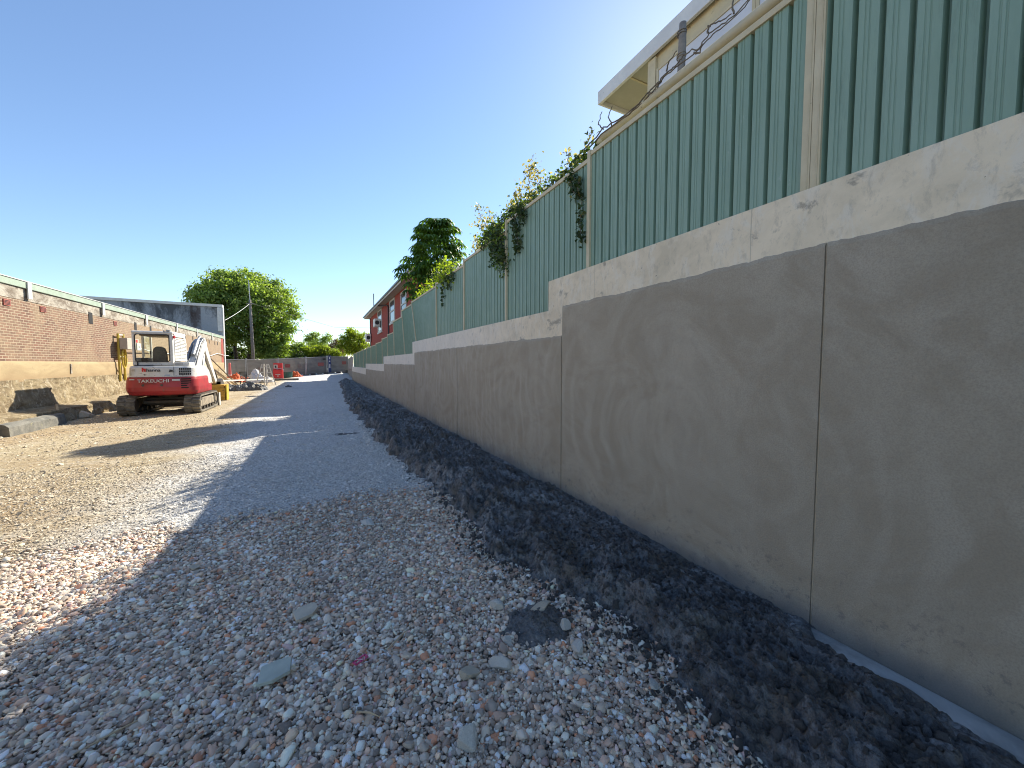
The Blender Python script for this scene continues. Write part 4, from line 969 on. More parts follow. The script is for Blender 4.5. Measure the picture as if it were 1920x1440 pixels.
G = 'pale leafy shoots above the green fence'
vine('shoot', 'sunlit pale leafy shoots fanning above the rail, nearest the stub post', 'shoot',
     [[(3.15,4.55,4.4),(3.2,4.6,4.6),(3.2,4.7,4.78)],[(3.15,4.9,4.4),(3.2,5.0,4.6)],[(3.14,4.4,4.4),(3.2,4.2,4.6),(3.2,4.15,4.75)]], 5, (.05,.06,.05), .030, (IV, PL, .8), group=G)
vine('shoot', 'tallest bunch of sunlit yellow-green shoots, mid way along the ivy', 'shoot',
     [[(3.15,5.6,4.4),(3.15,5.7,4.7),(3.2,5.75,4.95),(3.2,5.7,5.05)],[(3.15,5.9,4.4),(3.15,6.0,4.65),(3.2,6.15,4.85)],[(3.15,5.5,4.4),(3.2,5.45,4.7),(3.2,5.5,4.85)],[(3.15,6.1,4.4),(3.2,6.3,4.6),(3.2,6.5,4.68)]], 10, (.06,.07,.06), .032, (IV, PL, .85), group=G)
vine('shoot', 'upper pale spindly shoots sticking out left beyond the ivy clump', 'shoot',
     [[(3.1,7.0,4.3),(3.1,7.4,4.55),(3.1,7.7,4.85),(3.1,7.9,5.15)],[(3.1,6.9,4.3),(3.1,7.2,4.6),(3.1,7.25,4.85)],[(3.1,7.2,4.5),(3.1,7.6,4.6),(3.1,7.95,4.75)]], 6, (.05,.07,.06), .033, (IV, PL, .9), group=G)
vine('shoot', 'lower pale spindly shoots sticking out left beyond the ivy clump', 'shoot',
     [[(3.1,7.3,4.2),(3.1,7.8,4.32),(3.1,8.1,4.55)],[(3.1,7.4,4.15),(3.1,7.8,4.2),(3.1,8.15,4.28)]], 7, (.05,.08,.05), .035, (IV, PL, .85), group=G)
G = 'bare vine stems'
pw = [[(3.2,4.6,4.55),(3.22,4.3,4.62),(3.25,3.94,4.71),(3.25,3.61,4.66),(3.25,3.35,4.66),(3.27,3.24,4.71),(3.27,3.13,4.73),(3.27,2.99,4.76),(3.27,2.85,4.75),(3.27,2.78,4.79),(3.27,2.61,4.74),(3.27,2.5,4.79),(3.27,2.34,4.77),(3.27,2.22,4.77),(3.27,2.0,4.84),(3.27,1.7,4.9)],
      [(3.22,4.5,4.5),(3.25,4.0,4.66),(3.25,3.5,4.63),(3.25,3.3,4.64),(3.25,3.12,4.68),(3.25,3.02,4.72),(3.25,2.86,4.72),(3.27,2.62,4.72),(3.27,2.45,4.75),(3.27,2.3,4.74),(3.27,2.1,4.79)],
      [(3.27,2.99,4.77),(3.27,2.95,4.85),(3.27,2.86,4.89)],[(3.27,3.24,4.7),(3.27,3.12,4.66),(3.27,3.05,4.73),(3.27,2.97,4.76)],[(3.27,2.51,4.8),(3.27,2.52,4.87),(3.27,2.42,4.83),(3.27,2.29,4.80)],[(3.27,2.27,4.78),(3.27,2.28,4.9),(3.27,2.27,5.05)],[(3.27,2.66,4.73),(3.27,2.60,4.69),(3.27,2.57,4.75)],[(3.25,3.79,4.65),(3.25,3.86,4.80),(3.25,3.79,4.89)],[(3.25,3.95,4.70),(3.25,4.05,4.82),(3.25,3.98,4.93)]]

vine('bare_vine', 'tangled leafless vine stems climbing across the cream pipe and post', 'vine', pw, 0, (0,0,0), .01, (IV, PL, 0), .009)
tw = vine('shrub', 'twiggy yellow-green shrub leaning over the fence right of the umbrella tree', 'bush',
     [[(3.5,12,3.6),(3.4,11.8,4.2),(3.2,11.4,4.45)],[(3.6,12.5,3.6),(3.5,12.8,4.2),(3.3,13.2,4.3)],[(3.5,11,3.8),(3.3,10.6,4.35),(3.1,10.2,4.4)],[(3.6,13.5,3.6),(3.4,14.0,4.15),(3.3,14.6,4.2)],[(3.5,12,3.9),(3.4,12.2,4.2),(3.4,12.3,4.35)],[(3.2,10.8,4.3),(3.0,10.0,4.2),(2.99,9.7,3.9)],[(3.2,11.1,4.2),(3.3,11.2,4.35),(3.3,11.0,4.5)]],
     22, (.12,.24,.12), .05, (IV, M['leaf_lime'], .8), .012)
vine('creeper', 'few ivy leaves dangling over the fence below the twiggy shrub', 'creeper', [[(3.0,9.9,4.1),(2.99,9.7,3.9),(2.99,9.6,3.7)],[(3.0,10.3,4.1),(2.99,10.2,3.8),(2.99,10.15,3.4)],[(2.99,9.3,4.1),(2.99,9.3,3.85)]], 5, (.02,.07,.07), .05, (IV, PL, .05), group='creepers on the green fence')

# ------------------------------------------------------------------ temporary mesh fence at the far end
A = Vector((-9.2, 49.6, 0)); B = Vector((3.35, 56.0, 0))
tf = thing('mesh_fence', 'temporary site fence with grey shade cloth across the far end', 'fence', (-3, 53, 0))
posts = [A.lerp(B, s) for s in (0, .16, .385, .61, .80, 1.0)]
dirv = (B-A).normalized()
for i in range(5):
    p, q = posts[i], posts[i+1]; n = 40; V = []; F = []
    nrm = Vector((dirv.y, -dirv.x, 0))
    for a in range(n+1):
        s = a/n; pt = p.lerp(q, s); z0 = float(gz(pt.x, pt.y))+.12; z1 = z0+2.02
        for b in range(13):
            r_ = b/12; amp = .05 if i < 3 else .16
            wv = (float(fbm(s*5+i*7+r_*(2.5 if i >= 3 else .5), r_*1.6+i, 91, 3))-.5)*amp*2*math.sin(math.pi*min(1,max(0,r_)))
            V.append(pt+nrm*(wv+.03)+Vector((0,0,z0+(z1-z0)*r_-(.06*math.sin(math.pi*s) if b == 12 else 0))))
    for a in range(n):
        for b in range(12): F.append((a*13+b, a*13+b+1, (a+1)*13+b+1, (a+1)*13+b))
    mb = MB(); mb.add(V, F); sc_ = mb.build('shade_cloth', M['shade_cloth'], tf, smooth=True)
for i, p in enumerate(posts):
    z0 = float(gz(p.x, p.y)); mb = MB()
    for off in ((-.09, .09) if 0 < i < 5 else (0,)): mb.tube([p+dirv*off+Vector((0,-.24,z0)), p+dirv*off*.6+Vector((0,-.24,z0+2.28))], .035, 6)
    mb.build('post', M['galv'], tf)
    mb = MB(); mb.box(p.x-.33, p.x+.33, p.y-.2, p.y+.1, z0, z0+.13); mb.build('base_block', M['kerb'], tf, bevel=.02)
for i in range(5):
    p, q = posts[i], posts[i+1]; mb = MB()
    mb.tube([p+Vector((0,-.22,float(gz(p.x,p.y))+2.14)), q+Vector((0,-.22,float(gz(q.x,q.y))+2.14))], .03, 6)
    mb.build('top_rail', M['galv'], tf)
M['sign_white'] = pm('faded_sign', (.20,.17,.15), None, 5, .7, 0); M['sign_red'] = pm('faded_red_sign', (.30,.07,.06), (.2,.08,.07), 9, .7, 0)
def on_fence(s, zc, wd, ht, mat, name, label=None, cat=None, group=None):
    pt = A.lerp(B, s); z0 = float(gz(pt.x, pt.y)); n_ = Vector((dirv.y, -dirv.x, 0)); c = pt+n_*.17+Vector((0,0,z0+zc))
    Mx = Matrix((dirv, n_, Vector((0,0,1)))).transposed(); mb = MB(); mb.obox(c, (wd, .012, ht), Mx)
    o = mb.build(name, mat); return tag(o, label, cat, group)
G = 'small signs on the shade cloth'
on_fence(.25, 1.05, .45, .42, M['sign_white'], 'sign', 'small square beige sign on the shade cloth above the white sacks', 'sign', G)
on_fence(.55, 1.25, .40, .42, M['sign_white'], 'sign', 'small square beige sign on the shade cloth right of the red cabinet', 'sign', G)
on_fence(.735, 1.25, .75, .42, M['sign_red'], 'sign', 'faded red and grey sign showing through the cloth left of the navy banner', 'sign', G)
on_fence(.955, 1.3, .55, .40, M['sign_red'], 'sign', 'faded red sign at the far right end of the shade cloth', 'sign', G)
on_fence(.455, 1.3, .55, .42, M['sign_red'], 'sign', 'faded red sign on the cloth just left of the red cabinet', 'sign', G)
on_fence(.765, 1.85, .38, .22, M['black'], 'sign', 'small dark plate high on the shade cloth near the navy banner', 'sign', G)
bn = thing('banner', 'narrow navy blue vertical banner with white marks on the mesh fence', 'banner', tuple(A.lerp(B,.815)))
pt = A.lerp(B, .815); n_ = Vector((dirv.y, -dirv.x, 0)); z0 = float(gz(pt.x, pt.y)); Mx = Matrix((dirv, n_, Vector((0,0,1)))).transposed()
mb = MB(); mb.obox(pt+n_*.19+Vector((0,0,z0+1.15)), (.36,.02,2.3), Mx); mb.build('cloth', M['blue_banner'], bn)
mb = MB()
for zc, hh_ in ((1.95,.26),(1.55,.16),(.95,.5)): mb.obox(pt+n_*.205+Vector((0,0,z0+zc)), (.13,.006,hh_), Mx)
mb.build('white_marks', M['white_trim'], bn, bevel=.03)
for k in range(6):
    pt = A.lerp(B, .67+k*.058); z0 = float(gz(pt.x, pt.y)); mb = MB(); mb.box(pt.x-.28, pt.x+.28, pt.y-.55, pt.y-.15, z0-.02, z0+.15)
    od = ('first', 'second', 'third', 'fourth', 'fifth', 'sixth')[k]
    tag(mb.build('barrier_foot', M['kerb'] if k % 2 else M['black'], bevel=.03), '%s of the six blocks from the left at the foot of the mesh fence, %s' % (od, 'pale' if k % 2 else 'black'), 'fence block', 'blocks along the foot of the mesh fence')
# leaning corrugated sheet at the wall end
mb = MB(); V = []; n = 36
for i in range(n+1):
    s = i/n; y = 45.5+s*8; x = 3.15+.03*math.sin(i*1.9); V += [(x, y, .25), (x+.1, y, 2.55-.35*abs(s-.35))]
mb.add(V, [(2*i, 2*i+1, 2*i+3, 2*i+2) for i in range(n)])
M['iron'] = pm('weathered_iron', (.36,.34,.30), (.27,.23,.19), 3, .6, .2)
o = mb.build('iron_sheet', M['iron']); tag(o, 'pale weathered corrugated iron sheet at the far end of the retaining wall', 'iron sheet')
sm_ = o.modifiers.new('thick', 'SOLIDIFY'); sm_.thickness = .01

# ------------------------------------------------------------------ site clutter at the far end
G0 = lambda x, y: float(gz(x, y))
# stepladder
lx, ly = -3.95, 36.6; z0 = G0(lx, ly)
sl_ = thing('stepladder', 'pale double-sided stepladder standing open on the dirt', 'stepladder', (lx, ly, z0))
for sgn, nm in ((-1, 'side_frame'), (1, 'side_frame')):
    mb = MB(); tp = Vector((lx+sgn*.16, ly, z0+1.72))
    for q in (-1, 1):
        bt = Vector((lx+sgn*.38+q*.30, ly+q*.12, z0)); mb.bar(bt, tp+Vector((q*.06,0,0)), .085, .06)
    fr_ = mb.build(nm, M['aluminium'], sl_, bevel=.006)
    for k in range(4):
        s = .16+k*.22; a = Vector((lx+sgn*.38-.30, ly-.12, z0)).lerp(tp+Vector((-.06,0,0)), s); b = Vector((lx+sgn*.38+.30, ly+.12, z0)).lerp(tp+Vector((.06,0,0)), s)
        m2 = MB(); m2.bar(a, b, .07, .05); m2.build('rung', M['aluminium'], sl_)
mb = MB(); mb.bar((lx-.20,ly,z0+1.55),(lx+.20,ly,z0+1.55),.06); mb.build('spreader', M['aluminium'], sl_)
# red cabinet
cx_, cy_ = -4.0, 47.6; z0 = G0(cx_, cy_)
rc = thing('red_cabinet', 'bright red site cabinet with a smaller red box and white paper on top', 'cabinet', (cx_, cy_, z0))
mb = MB(); mb.box(cx_-.45, cx_+.45, cy_-.3, cy_+.3, z0, z0+1.05); mb.build('cabinet_body', M['bright_red'], rc, bevel=.03)
mb = MB(); mb.box(cx_-.40, cx_+.40, cy_-.1, cy_+.25, z0+1.052, z0+1.72); mb.build('upper_box', M['bright_red'], rc, bevel=.02)
mb = MB(); mb.box(cx_-.37, cx_-.03, cy_-.125, cy_-.103, z0+1.15, z0+1.55); mb.build('notice', M['white_trim'], rc)
mb = MB(); mb.box(cx_-.29, cx_-.12, cy_-.135, cy_-.127, z0+1.22, z0+1.47); mb.build('notice_window', M['black'], rc)
mb = MB(); mb.box(cx_-.22, cx_+.22, cy_-.312, cy_-.303, z0+.5, z0+.56); mb.box(cx_-.05, cx_+.05, cy_-.314, cy_-.303, z0+.3, z0+.42); mb.build('handle', M['white_trim'], rc)
mb = MB(); V = [(cx_-.1+.6*u, cy_-.2+.12*v, z0+1.07+.09*math.sin(3*u+v)) for v in range(3) for u in np.linspace(0,1,6)]; mb.add(V, [(j*6+i, j*6+i+1, (j+1)*6+i+1, (j+1)*6+i) for j in range(2) for i in range(5)])
o = tag(mb.build('crumpled_sheet', M['sack']), 'crumpled white sheet lying on the red cabinet', 'sheet'); o.modifiers.new('t','SOLIDIFY').thickness = .03
for dx in (-1, 1):
    pass
# green tub, orange netting
mb = MB(); r0 = [(-3.35+math.cos(a)*.48, 50.2+math.sin(a)*.35, G0(-3.35,50.2)) for a in np.linspace(0,2*math.pi,16,endpoint=False)]
r1 = [(-3.35+(v[0]+3.35)*1.15, 50.2+(v[1]-50.2)*1.15, v[2]+.62) for v in r0]; r2 = [(-3.35+(v[0]+3.35)*1.0, 50.2+(v[1]-50.2)*1.0, v[2]-.02) for v in r1]
mb.loft([r0, r1, r2]); tag(mb.build('tub', M['green_bin']), 'dark green plastic tub right of the red cabinet', 'tub')
def heap(name, label, cat, x, y, rx, ry, h, mat, seed, group=None):
    o = mound(name, label, cat, x, y, rx, ry, h, mat, seed, 36); 
    if group: o['group'] = group
    return o
heap('netting_bundle', 'bundle of orange safety netting right of the green tub', 'netting', -2.6, 51.0, .85, .5, .75, M['orange'], 3, 'orange netting bundles')
heap('netting_bundle', 'bundle of orange safety netting between the bollard and the black chair', 'netting', -7.0, 43.6, 1.0, .6, .85, M['orange'], 4, 'orange netting bundles')
heap('sack_pile', 'upper white sack slumped against the shade cloth behind the chair', 'sack', -5.4, 42.6, .75, .6, 1.35, M['sack'], 5, 'white sacks behind the chair')
heap('sack_pile', 'low white sack spilling toward the stepladder', 'sack', -4.75, 41.8, 1.1, .5, .62, M['sack'], 6, 'white sacks behind the chair')
# black plastic chair
kx, ky = -5.75, 39.6; z0 = G0(kx, ky); ca = R(35)
chr_ = thing('plastic_chair', 'black plastic garden chair seen from the side in front of white sacks', 'chair', (kx, ky, z0))
Rz = Matrix.Rotation(ca, 3, 'Z'); T_ = lambda x, y, z: Vector((kx, ky, z0))+Rz @ Vector((x, y, z))
mb = MB(); mb.add([T_(-.25,-.24,.45),T_(.25,-.24,.45),T_(.25,.24,.43),T_(-.25,.24,.43),T_(-.25,-.24,.49),T_(.25,-.24,.49),T_(.25,.24,.47),T_(-.25,.24,.47)], [(3,2,1,0),(4,5,6,7),(0,1,5,4),(1,2,6,5),(2,3,7,6),(3,0,4,7)]); mb.build('seat', M['black'], chr_, bevel=.01)
for x in (-.23,.23):
    for y in (-.22,.22): mb = MB(); mb.bar(T_(x*1.15,y*1.2,0), T_(x,y,.45), .05); mb.build('leg', M['black'], chr_)
mb = MB(); nn = 7
for k in range(nn): 
    xx = -.24+k*.08; mb.bar(T_(xx,.22,.47), T_(xx*1.05,.36,1.02), .06 if k in (0,nn-1) else .035, .03)
mb.bar(T_(-.28,.36,1.02), T_(.28,.36,1.02), .08, .04); mb.build('backrest', M['black'], chr_)
for x in (-.29,.29): mb = MB(); mb.bar(T_(x,-.22,.68), T_(x,.28,.72), .05,.03); mb.bar(T_(x,-.22,.4), T_(x,-.22,.68), .04); mb.build('armrest', M['galv'], chr_)
# bollard
bx_, by_ = -7.55, 43.9; z0 = G0(bx_, by_)
bo = thing('bollard', 'faded red traffic bollard standing before the shade cloth', 'bollard', (bx_, by_, z0))
mb = MB(); mb.tube([(bx_,by_,z0+.08),(bx_,by_,z0+1.0),(bx_,by_,z0+1.75),(bx_,by_,z0+1.82)], [.15,.11,.09,.05], 14); M['faded_red'] = pm('faded_red', (.62,.10,.09), (.55,.16,.13), 4, .6, .1); mb.build('stem', M['faded_red'], bo)
mb = MB(); mb.tube([(bx_,by_,z0),(bx_,by_,z0+.1)], [.34,.30], 8); mb.build('foot', M['black'], bo)
for z in (.62,): mb = MB(); mb.tube([(bx_,by_,z0+z),(bx_,by_,z0+z+.10)], [.135,.130], 14); mb.build('reflective_band', M['white_trim'], bo)
# planks and poles
G = 'planks and poles leaning by the brick pier'
ends_ = [(-7.05,33.6,2.35,-5.55,35.2,'brown pole leaning highest against the pier'),(-6.95,33.2,1.75,-5.75,34.2,'pale batten leaning below the highest pole'),(-6.9,33.9,1.5,-5.65,35.0,'pale batten leaning, second from the lowest'),(-6.75,33.0,1.25,-5.35,34.4,'white plank leaning at the lowest angle'),(-7.05,34.2,1.95,-6.9,34.3,'upright brown pole standing nearly vertical by the excavator arm')]
for k, (x0,y0,z0,x1,y1,lb) in enumerate(ends_):
    mb = MB(); mb.bar((x0,y0,z0),(x1,y1,.05), .055 if k in (0,4) else .09, .05); tag(mb.build('leaning_plank', M['bark'] if k == 4 else M['timber'] if k else M['twig']), lb, 'plank', G)
mb = MB(); mb.bar((-6.2,31.3,.60),(-3.9,42.0,.30), .12, .10); tag(mb.build('long_plank', M['white_trim']), 'long pale plank lying across the dark spoil', 'plank')
mb = MB(); mb.box(-6.8,-2.0,45.2,45.5,0,.22); tag(mb.build('kerb_edge', M['kerb'], bevel=.03), 'low pale concrete kerb running below the mesh fence', 'kerb')

# yellow timber stacks in front of the excavator
G = 'stacked yellow timber by the excavator blade'
def stack(x0, x1, y0, y1, z0, n, lb, th=.15):
    s_ = thing('timber_stack', lb, 'timber stack', ((x0+x1)/2, (y0+y1)/2, z0), G)
    for k in range(n):
        mb = MB(); j = RNG.normal(0, .012, 2); mb.box(x0+j[0], x1+j[0], y0+j[1], y1+j[1], z0+k*th+.004, z0+(k+1)*th-.006); mb.build('beam', M['yellow_timber'], s_, bevel=.006)
    mb = MB(); mb.box(x1+.03, x1+.075, y0+.02, y1-.02, z0+.01, z0+n*th); mb.build('end_cleat', M['yellow_paint'], s_)
stack(-5.35, -4.10, 22.5, 23.0, .0, 5, 'lower front stack of yellow timber beams on the dirt', .15)
stack(-5.75, -4.75, 23.2, 23.7, .0, 7, 'taller rear stack of yellow timber beams beneath the excavator arm', .155)

# ------------------------------------------------------------------ excavator
EX = Vector((-4.90, 18.30, float(gz(-4.9, 18.3))))
ex = thing('excavator', 'red and white mini excavator parked with its back to the camera', 'excavator', tuple(EX))
def W(x, y, z): return (EX.x+x, EX.y+y, EX.z+z)
def WM(mb):
    mb.v = [W(*v) for v in mb.v]; return mb
# tracks
def stadium(y0, y1, r, zc, n=14, off=0, tilt=0):
    pts = []
    for k in range(n+1): a = -math.pi/2-math.pi*k/n; pts.append((y0+(r+off)*math.cos(a), zc+(r+off)*math.sin(a)))
    for k in range(n+1): a = math.pi/2-math.pi*k/n; pts.append((y1+(r+off)*math.cos(a), zc+(r+off)*math.sin(a)))
    return pts
for sx in (-1, 1):
    xa, xb = (sx*1.09, sx*.64); x0, x1 = min(xa, xb), max(xa, xb)
    o1 = stadium(-1.06, 1.08, .30, .335); o2 = stadium(-1.06, 1.08, .255, .335); n = len(o1)
    mb = MB(); V = [(x0, *p) for p in o1]+[(x1, *p) for p in o1]+[(x0, *p) for p in o2]+[(x1, *p) for p in o2]; F = []
    for i in range(n):
        j = (i+1) % n; F += [(i, j, n+j, n+i), (2*n+i, 3*n+i, 3*n+j, 2*n+j), (i, 2*n+i, 2*n+j, j), (n+i, n+j, 3*n+j, 3*n+i)]
    mb.add(V, F); tk = WM(mb).build('track', M['rubber'], ex)
    # tread lugs
    mb = MB(); per = 2*2.14+2*math.pi*.315; nl = 46
    def at_len(s):
        s = s % per; a = 2.14; c = math.pi*.315
        if s < a: return (-1.06+s, .335-.315, 0)
        s -= a
        if s < c: th = s/.315; return (1.08+.315*math.sin(th), .335-.315*math.cos(th), th)
        s -= c
        if s < a: return (1.08-s, .335+.315, math.pi)
        s -= a; th = s/.315; return (-1.06-.315*math.sin(th), .335+.315*math.cos(th), math.pi+th)
    for k in range(nl):
        y, z, th = at_len(k*per/nl); Mx = Matrix.Rotation(th, 3, 'X')
        for xc, ww, st in ((x0+.105, .20, 0), (x1-.105, .20, .5)):
            y2, z2, th2 = at_len((k+st*.5)*per/nl); mb.obox((xc, y2, z2), (ww, .055, .04), Matrix.Rotation(th2, 3, 'X'))
    WM(mb).build('track_tread', M['rubber'], tk)
    xo = x1-.05 if sx > 0 else x0+.05; xi = x1-.13 if sx > 0 else x0+.13
    mb = MB(); mb.prism([(-.85,.20),(.95,.20),(1.0,.34),(.8,.50),(-.75,.52),(-.9,.36)], 'x', min(xo, xi)-.10*(sx > 0), max(xo, xi)+.10*(sx < 0)); WM(mb).build('track_frame', M['dusty'], ex, bevel=.02)
    for y, r_ in ((-1.06,.22),(1.08,.21)):
        mb = MB(); mb.tube([(x0+.05, y, .335), (x1-.04, y, .335)], r_, 18); wl = WM(mb).build('drive_wheel', M['dark_metal'], ex)
        m2 = MB(); xx = x1-.04 if sx > 0 else x0+.05; m2.tube([(xx, y, .335), (xx+sx*.02, y, .335)], r_*.5, 12); WM(m2).build('hub', M['dusty'], wl)
    for y in (-.6,-.2,.2,.6):
        mb = MB(); mb.tube([(x0+.06, y, .16), (x1-.03, y, .16)], .075, 12); WM(mb).build('roller', M['dark_metal'], ex)
mb = MB(); mb.box(-.64,.64,-.45,.45,.26,.55); mb.box(-.62,.62,-.75,-.46,.34,.46); mb.box(-.62,.62,.46,.75,.34,.46); WM(mb).build('undercarriage', M['dark_metal'], ex, bevel=.03)
mb = MB(); mb.tube([(0,0,.55),(0,0,.72)], .42, 24); WM(mb).build('slew_ring', M['dark_metal'], ex)
# dozer blade
mb = MB(); mb.prism([(1.55,.02),(1.60,.0),(1.68,.22),(1.64,.50),(1.56,.52),(1.60,.25)], 'x', -1.08, 1.08); mb.box(-.5,-.38,.75,1.6,.2,.34); mb.box(.38,.5,.75,1.6,.2,.34); WM(mb).build('dozer_blade', M['dark_metal'], ex)
mb = MB(); mb.box(1.081,1.10,1.50,1.70,0,.54); WM(mb).build('blade_edge', M['white_paint'], ex)
# upper body
CX = .08; HS = .892
def ring(z, hw, yr, yf, rc=.27, bulge=.10, n=10, x0=CX):
    """plan outline, rear edge gently curved"""
    hw = hw*HS; pts = []; q = hw-rc
    for k in range(n+1): a = math.pi+math.pi/2*k/n; pts.append((x0-q+rc*math.cos(a), yr+rc+bulge+rc*math.sin(a)))
    for k in range(1, n): s = -1+2*k/n; x = x0+q*s; pts.append((x, yr+bulge*s*s*1.0))
    for k in range(n+1): a = -math.pi/2+math.pi/2*k/n; pts.append((x0+q+rc*math.cos(a), yr+rc+bulge+rc*math.sin(a)))
    pts += [(x0+hw, yf), (x0-hw, yf)]
    return [(x, y, z) for x, y in pts]
RY = -1.52
mb = MB(); mb.loft([ring(.66, .96, RY+.22, .2), ring(.70, 1.02, RY+.08, .2), ring(.82, 1.07, RY, .2), ring(.95, 1.08, RY-.015, .2), ring(1.20, 1.06, RY+.01, .2), ring(1.29, 1.04, RY+.03, .2)])
cw = WM(mb).build('counterweight', M['red_paint'], ex, smooth=False, bevel=.012)
mb = MB(); mb.loft([ring(1.293, 1.00, RY+.06, .25), ring(1.30, 1.005, RY+.05, .25), ring(1.60, .985, RY+.09, .25), ring(1.655, .965, RY+.12, .25), ring(1.668, .93, RY+.16, .25)])
hd = WM(mb).build('engine_hood', M['white_paint'], ex, bevel=.008)
mb = MB(); mb.box(CX-.88, CX+.88, .205, 1.05, .68, .95); WM(mb).build('deck', M['red_paint'], ex, bevel=.03)
mb = MB(); mb.prism([(.26,.96),(1.05,.96),(1.05,1.20),(.70,1.50),(.26,1.62)], 'x', CX+.38, CX+.88); WM(mb).build('tank_cover', M['white_paint'], ex, bevel=.03)
mb = MB(); mb.box(.36, .80, -1.15, -.5, 1.67, 1.80); eb = WM(mb).build('engine_box', M['white_paint'], ex, bevel=.03)
mb = MB(); mb.box(.40, .62, -1.158, -1.153, 1.69, 1.78); WM(mb).build('grey_plate', M['galv'], eb)
def rear_y(x, z):
    s = (x-CX)/(1.04*HS-.27); s2 = min(1.0, abs(s)); y = (RY+.0 if z < 1.29 else RY+.075)+.10*s2*s2+(.6*max(0, abs(x-CX)-(1.04*HS-.27))**2/.27)
    return y-.012
# vents
mb = MB()
for k in range(5):
    z = .90+k*.075; x = CX+.545; L_ = .26-(.07 if k == 0 else 0)
    mb.add([(x, rear_y(x,z)-.018, z), (x+L_, rear_y(x+L_,z)-.012, z+.004), (x+L_, rear_y(x+L_,z)-.012, z+.042), (x, rear_y(x,z)-.018, z+.038)], [(0,1,2,3)])
WM(mb).build('vent_slots', M['hole'], cw)
mb = MB(); x0_, x1_ = CX+.49, CX+.80
for ix_ in range(6):
    for iz_ in range(3):
        a = x0_+ix_*.053; z = 1.355+iz_*.088; ya = rear_y(a, 1.4)-.012
        mb.add([(a, ya, z), (a+.037, rear_y(a+.037,1.4)-.012, z), (a+.037, rear_y(a+.037,1.4)-.006, z+.068), (a, ya+.006, z+.068)], [(0,1,2,3)])
WM(mb).build('hood_grille', M['hole'], hd)
mb = MB(); 
for (xa, xb, za, zb) in ((CX+.35, CX+.355, 1.31, 1.65),):
    mb.add([(xa, rear_y(xa,1.4)-.006, za), (xb+.006, rear_y(xb,1.4)-.006, za), (xb+.006, rear_y(xb,1.4)+.0, zb), (xa, rear_y(xa,1.4)+.0, zb)], [(0,1,2,3)])
mb.add([(CX+.23, rear_y(CX+.2,1.4)-.03, 1.45),(CX+.36, rear_y(CX+.3,1.4)-.03, 1.48),(CX+.33, rear_y(CX+.3,1.4)-.03, 1.53),(CX+.26, rear_y(CX+.2,1.4)-.03, 1.55)], [(0,1,2,3)])
WM(mb).build('hood_latch', M['black'], hd)
mb = MB()
for x, z in ((CX-.44,1.02),(CX+.05,1.02)): mb.tube([(x, rear_y(x,z)-.002, z), (x, rear_y(x,z)-.02, z)], .035, 12)
WM(mb).build('lifting_eye', M['dark_metal'], cw)
def decal(parent, name, xa, xb, za, zb, mat, off=.012):
    mb = MB(); n = 6; V = []
    for k in range(n+1):
        x = xa+(xb-xa)*k/n; V += [(x, rear_y(x, za)-off, za), (x, rear_y(x, zb)-off+(.010 if za > 1.29 else -.0), zb)]
    mb.add(V, [(2*k, 2*k+2, 2*k+3, 2*k+1) for k in range(n)]); return WM(mb).build(name, mat, parent)
decal(cw, 'white_sticker', CX+.32, CX+.52, 1.16, 1.22, M['white_trim']); decal(cw, 'white_sticker', CX-.80, CX-.66, 1.20, 1.235, M['white_trim'])
decal(hd, 'label_plate', CX-.74, CX-.66, 1.49, 1.56, M['beige_box']); decal(hd, 'label_plate', CX+.11, CX+.25, 1.325, 1.375, M['galv'])
def lettering(parent, name, txt, x, z, h, width, mat, bold=.0, off=.014):
    cu = bpy.data.curves.new(name, 'FONT'); cu.body = txt; cu.size = 1; cu.offset = bold; cu.resolution_u = 3
    ob = bpy.data.objects.new('tmp', cu); COL.objects.link(ob); bpy.context.view_layer.update()
    me = bpy.data.meshes.new_from_object(ob.evaluated_get(bpy.context.evaluated_depsgraph_get())); bpy.data.objects.remove(ob); bpy.data.curves.remove(cu)
    co = np.empty(len(me.vertices)*3); me.vertices.foreach_get('co', co); co = co.reshape(-1, 3)
    mn = co.min(0); mxx = co.max(0); sx = width/(mxx[0]-mn[0]); sz = h/(mxx[1]-mn[1]); out = []
    for v in co:
        X_ = x+(v[0]-mn[0])*sx; Z_ = z+(v[1]-mn[1])*sz; out.append((X_, rear_y(X_, Z_)-off+(.012 if Z_ > 1.5 else 0), Z_))
    out = np.array([W(*v) for v in out])-np.array(EX); me.vertices.foreach_set('co', out.ravel()); me.materials.clear(); me.materials.append(mat)
    for pgn in me.polygons: pgn.material_index = 0
    return finish(name, me, parent)
lettering(cw, 'maker_lettering', 'TAKEUCHI', CX-.585, 1.115, .105, .83, M['white_trim'], .02)
lettering(cw, 'small_lettering', '................', CX-.47, 1.06, .02, .38, M['black'], .05)
lettering(hd, 'owner_lettering', 'hanna', CX-.35, 1.475, .105, .37, M['black'], .018)
lettering(hd, 'number', 'S', CX-.42, 1.34, .055, .035, M['black'], .01)
decal(hd, 'owner_logo', CX-.475, CX-.43, 1.475, 1.61, M['bright_red']); decal(hd, 'owner_logo', CX-.41, CX-.365, 1.475, 1.575, M['bright_red'])
decal(hd, 'owner_logo', CX-.43, CX-.41, 1.53, 1.575, M['bright_red'])
decal(hd, 'warning_mark', CX-.80, CX-.775, 1.36, 1.60, M['galv'])
# cab
cab_x0, cab_x1, cab_y0, cab_y1, cz0, cz1 = -.735, .33, -1.03, .55, 1.30, 2.86
cab = ex
mb = MB(); th_ = .07
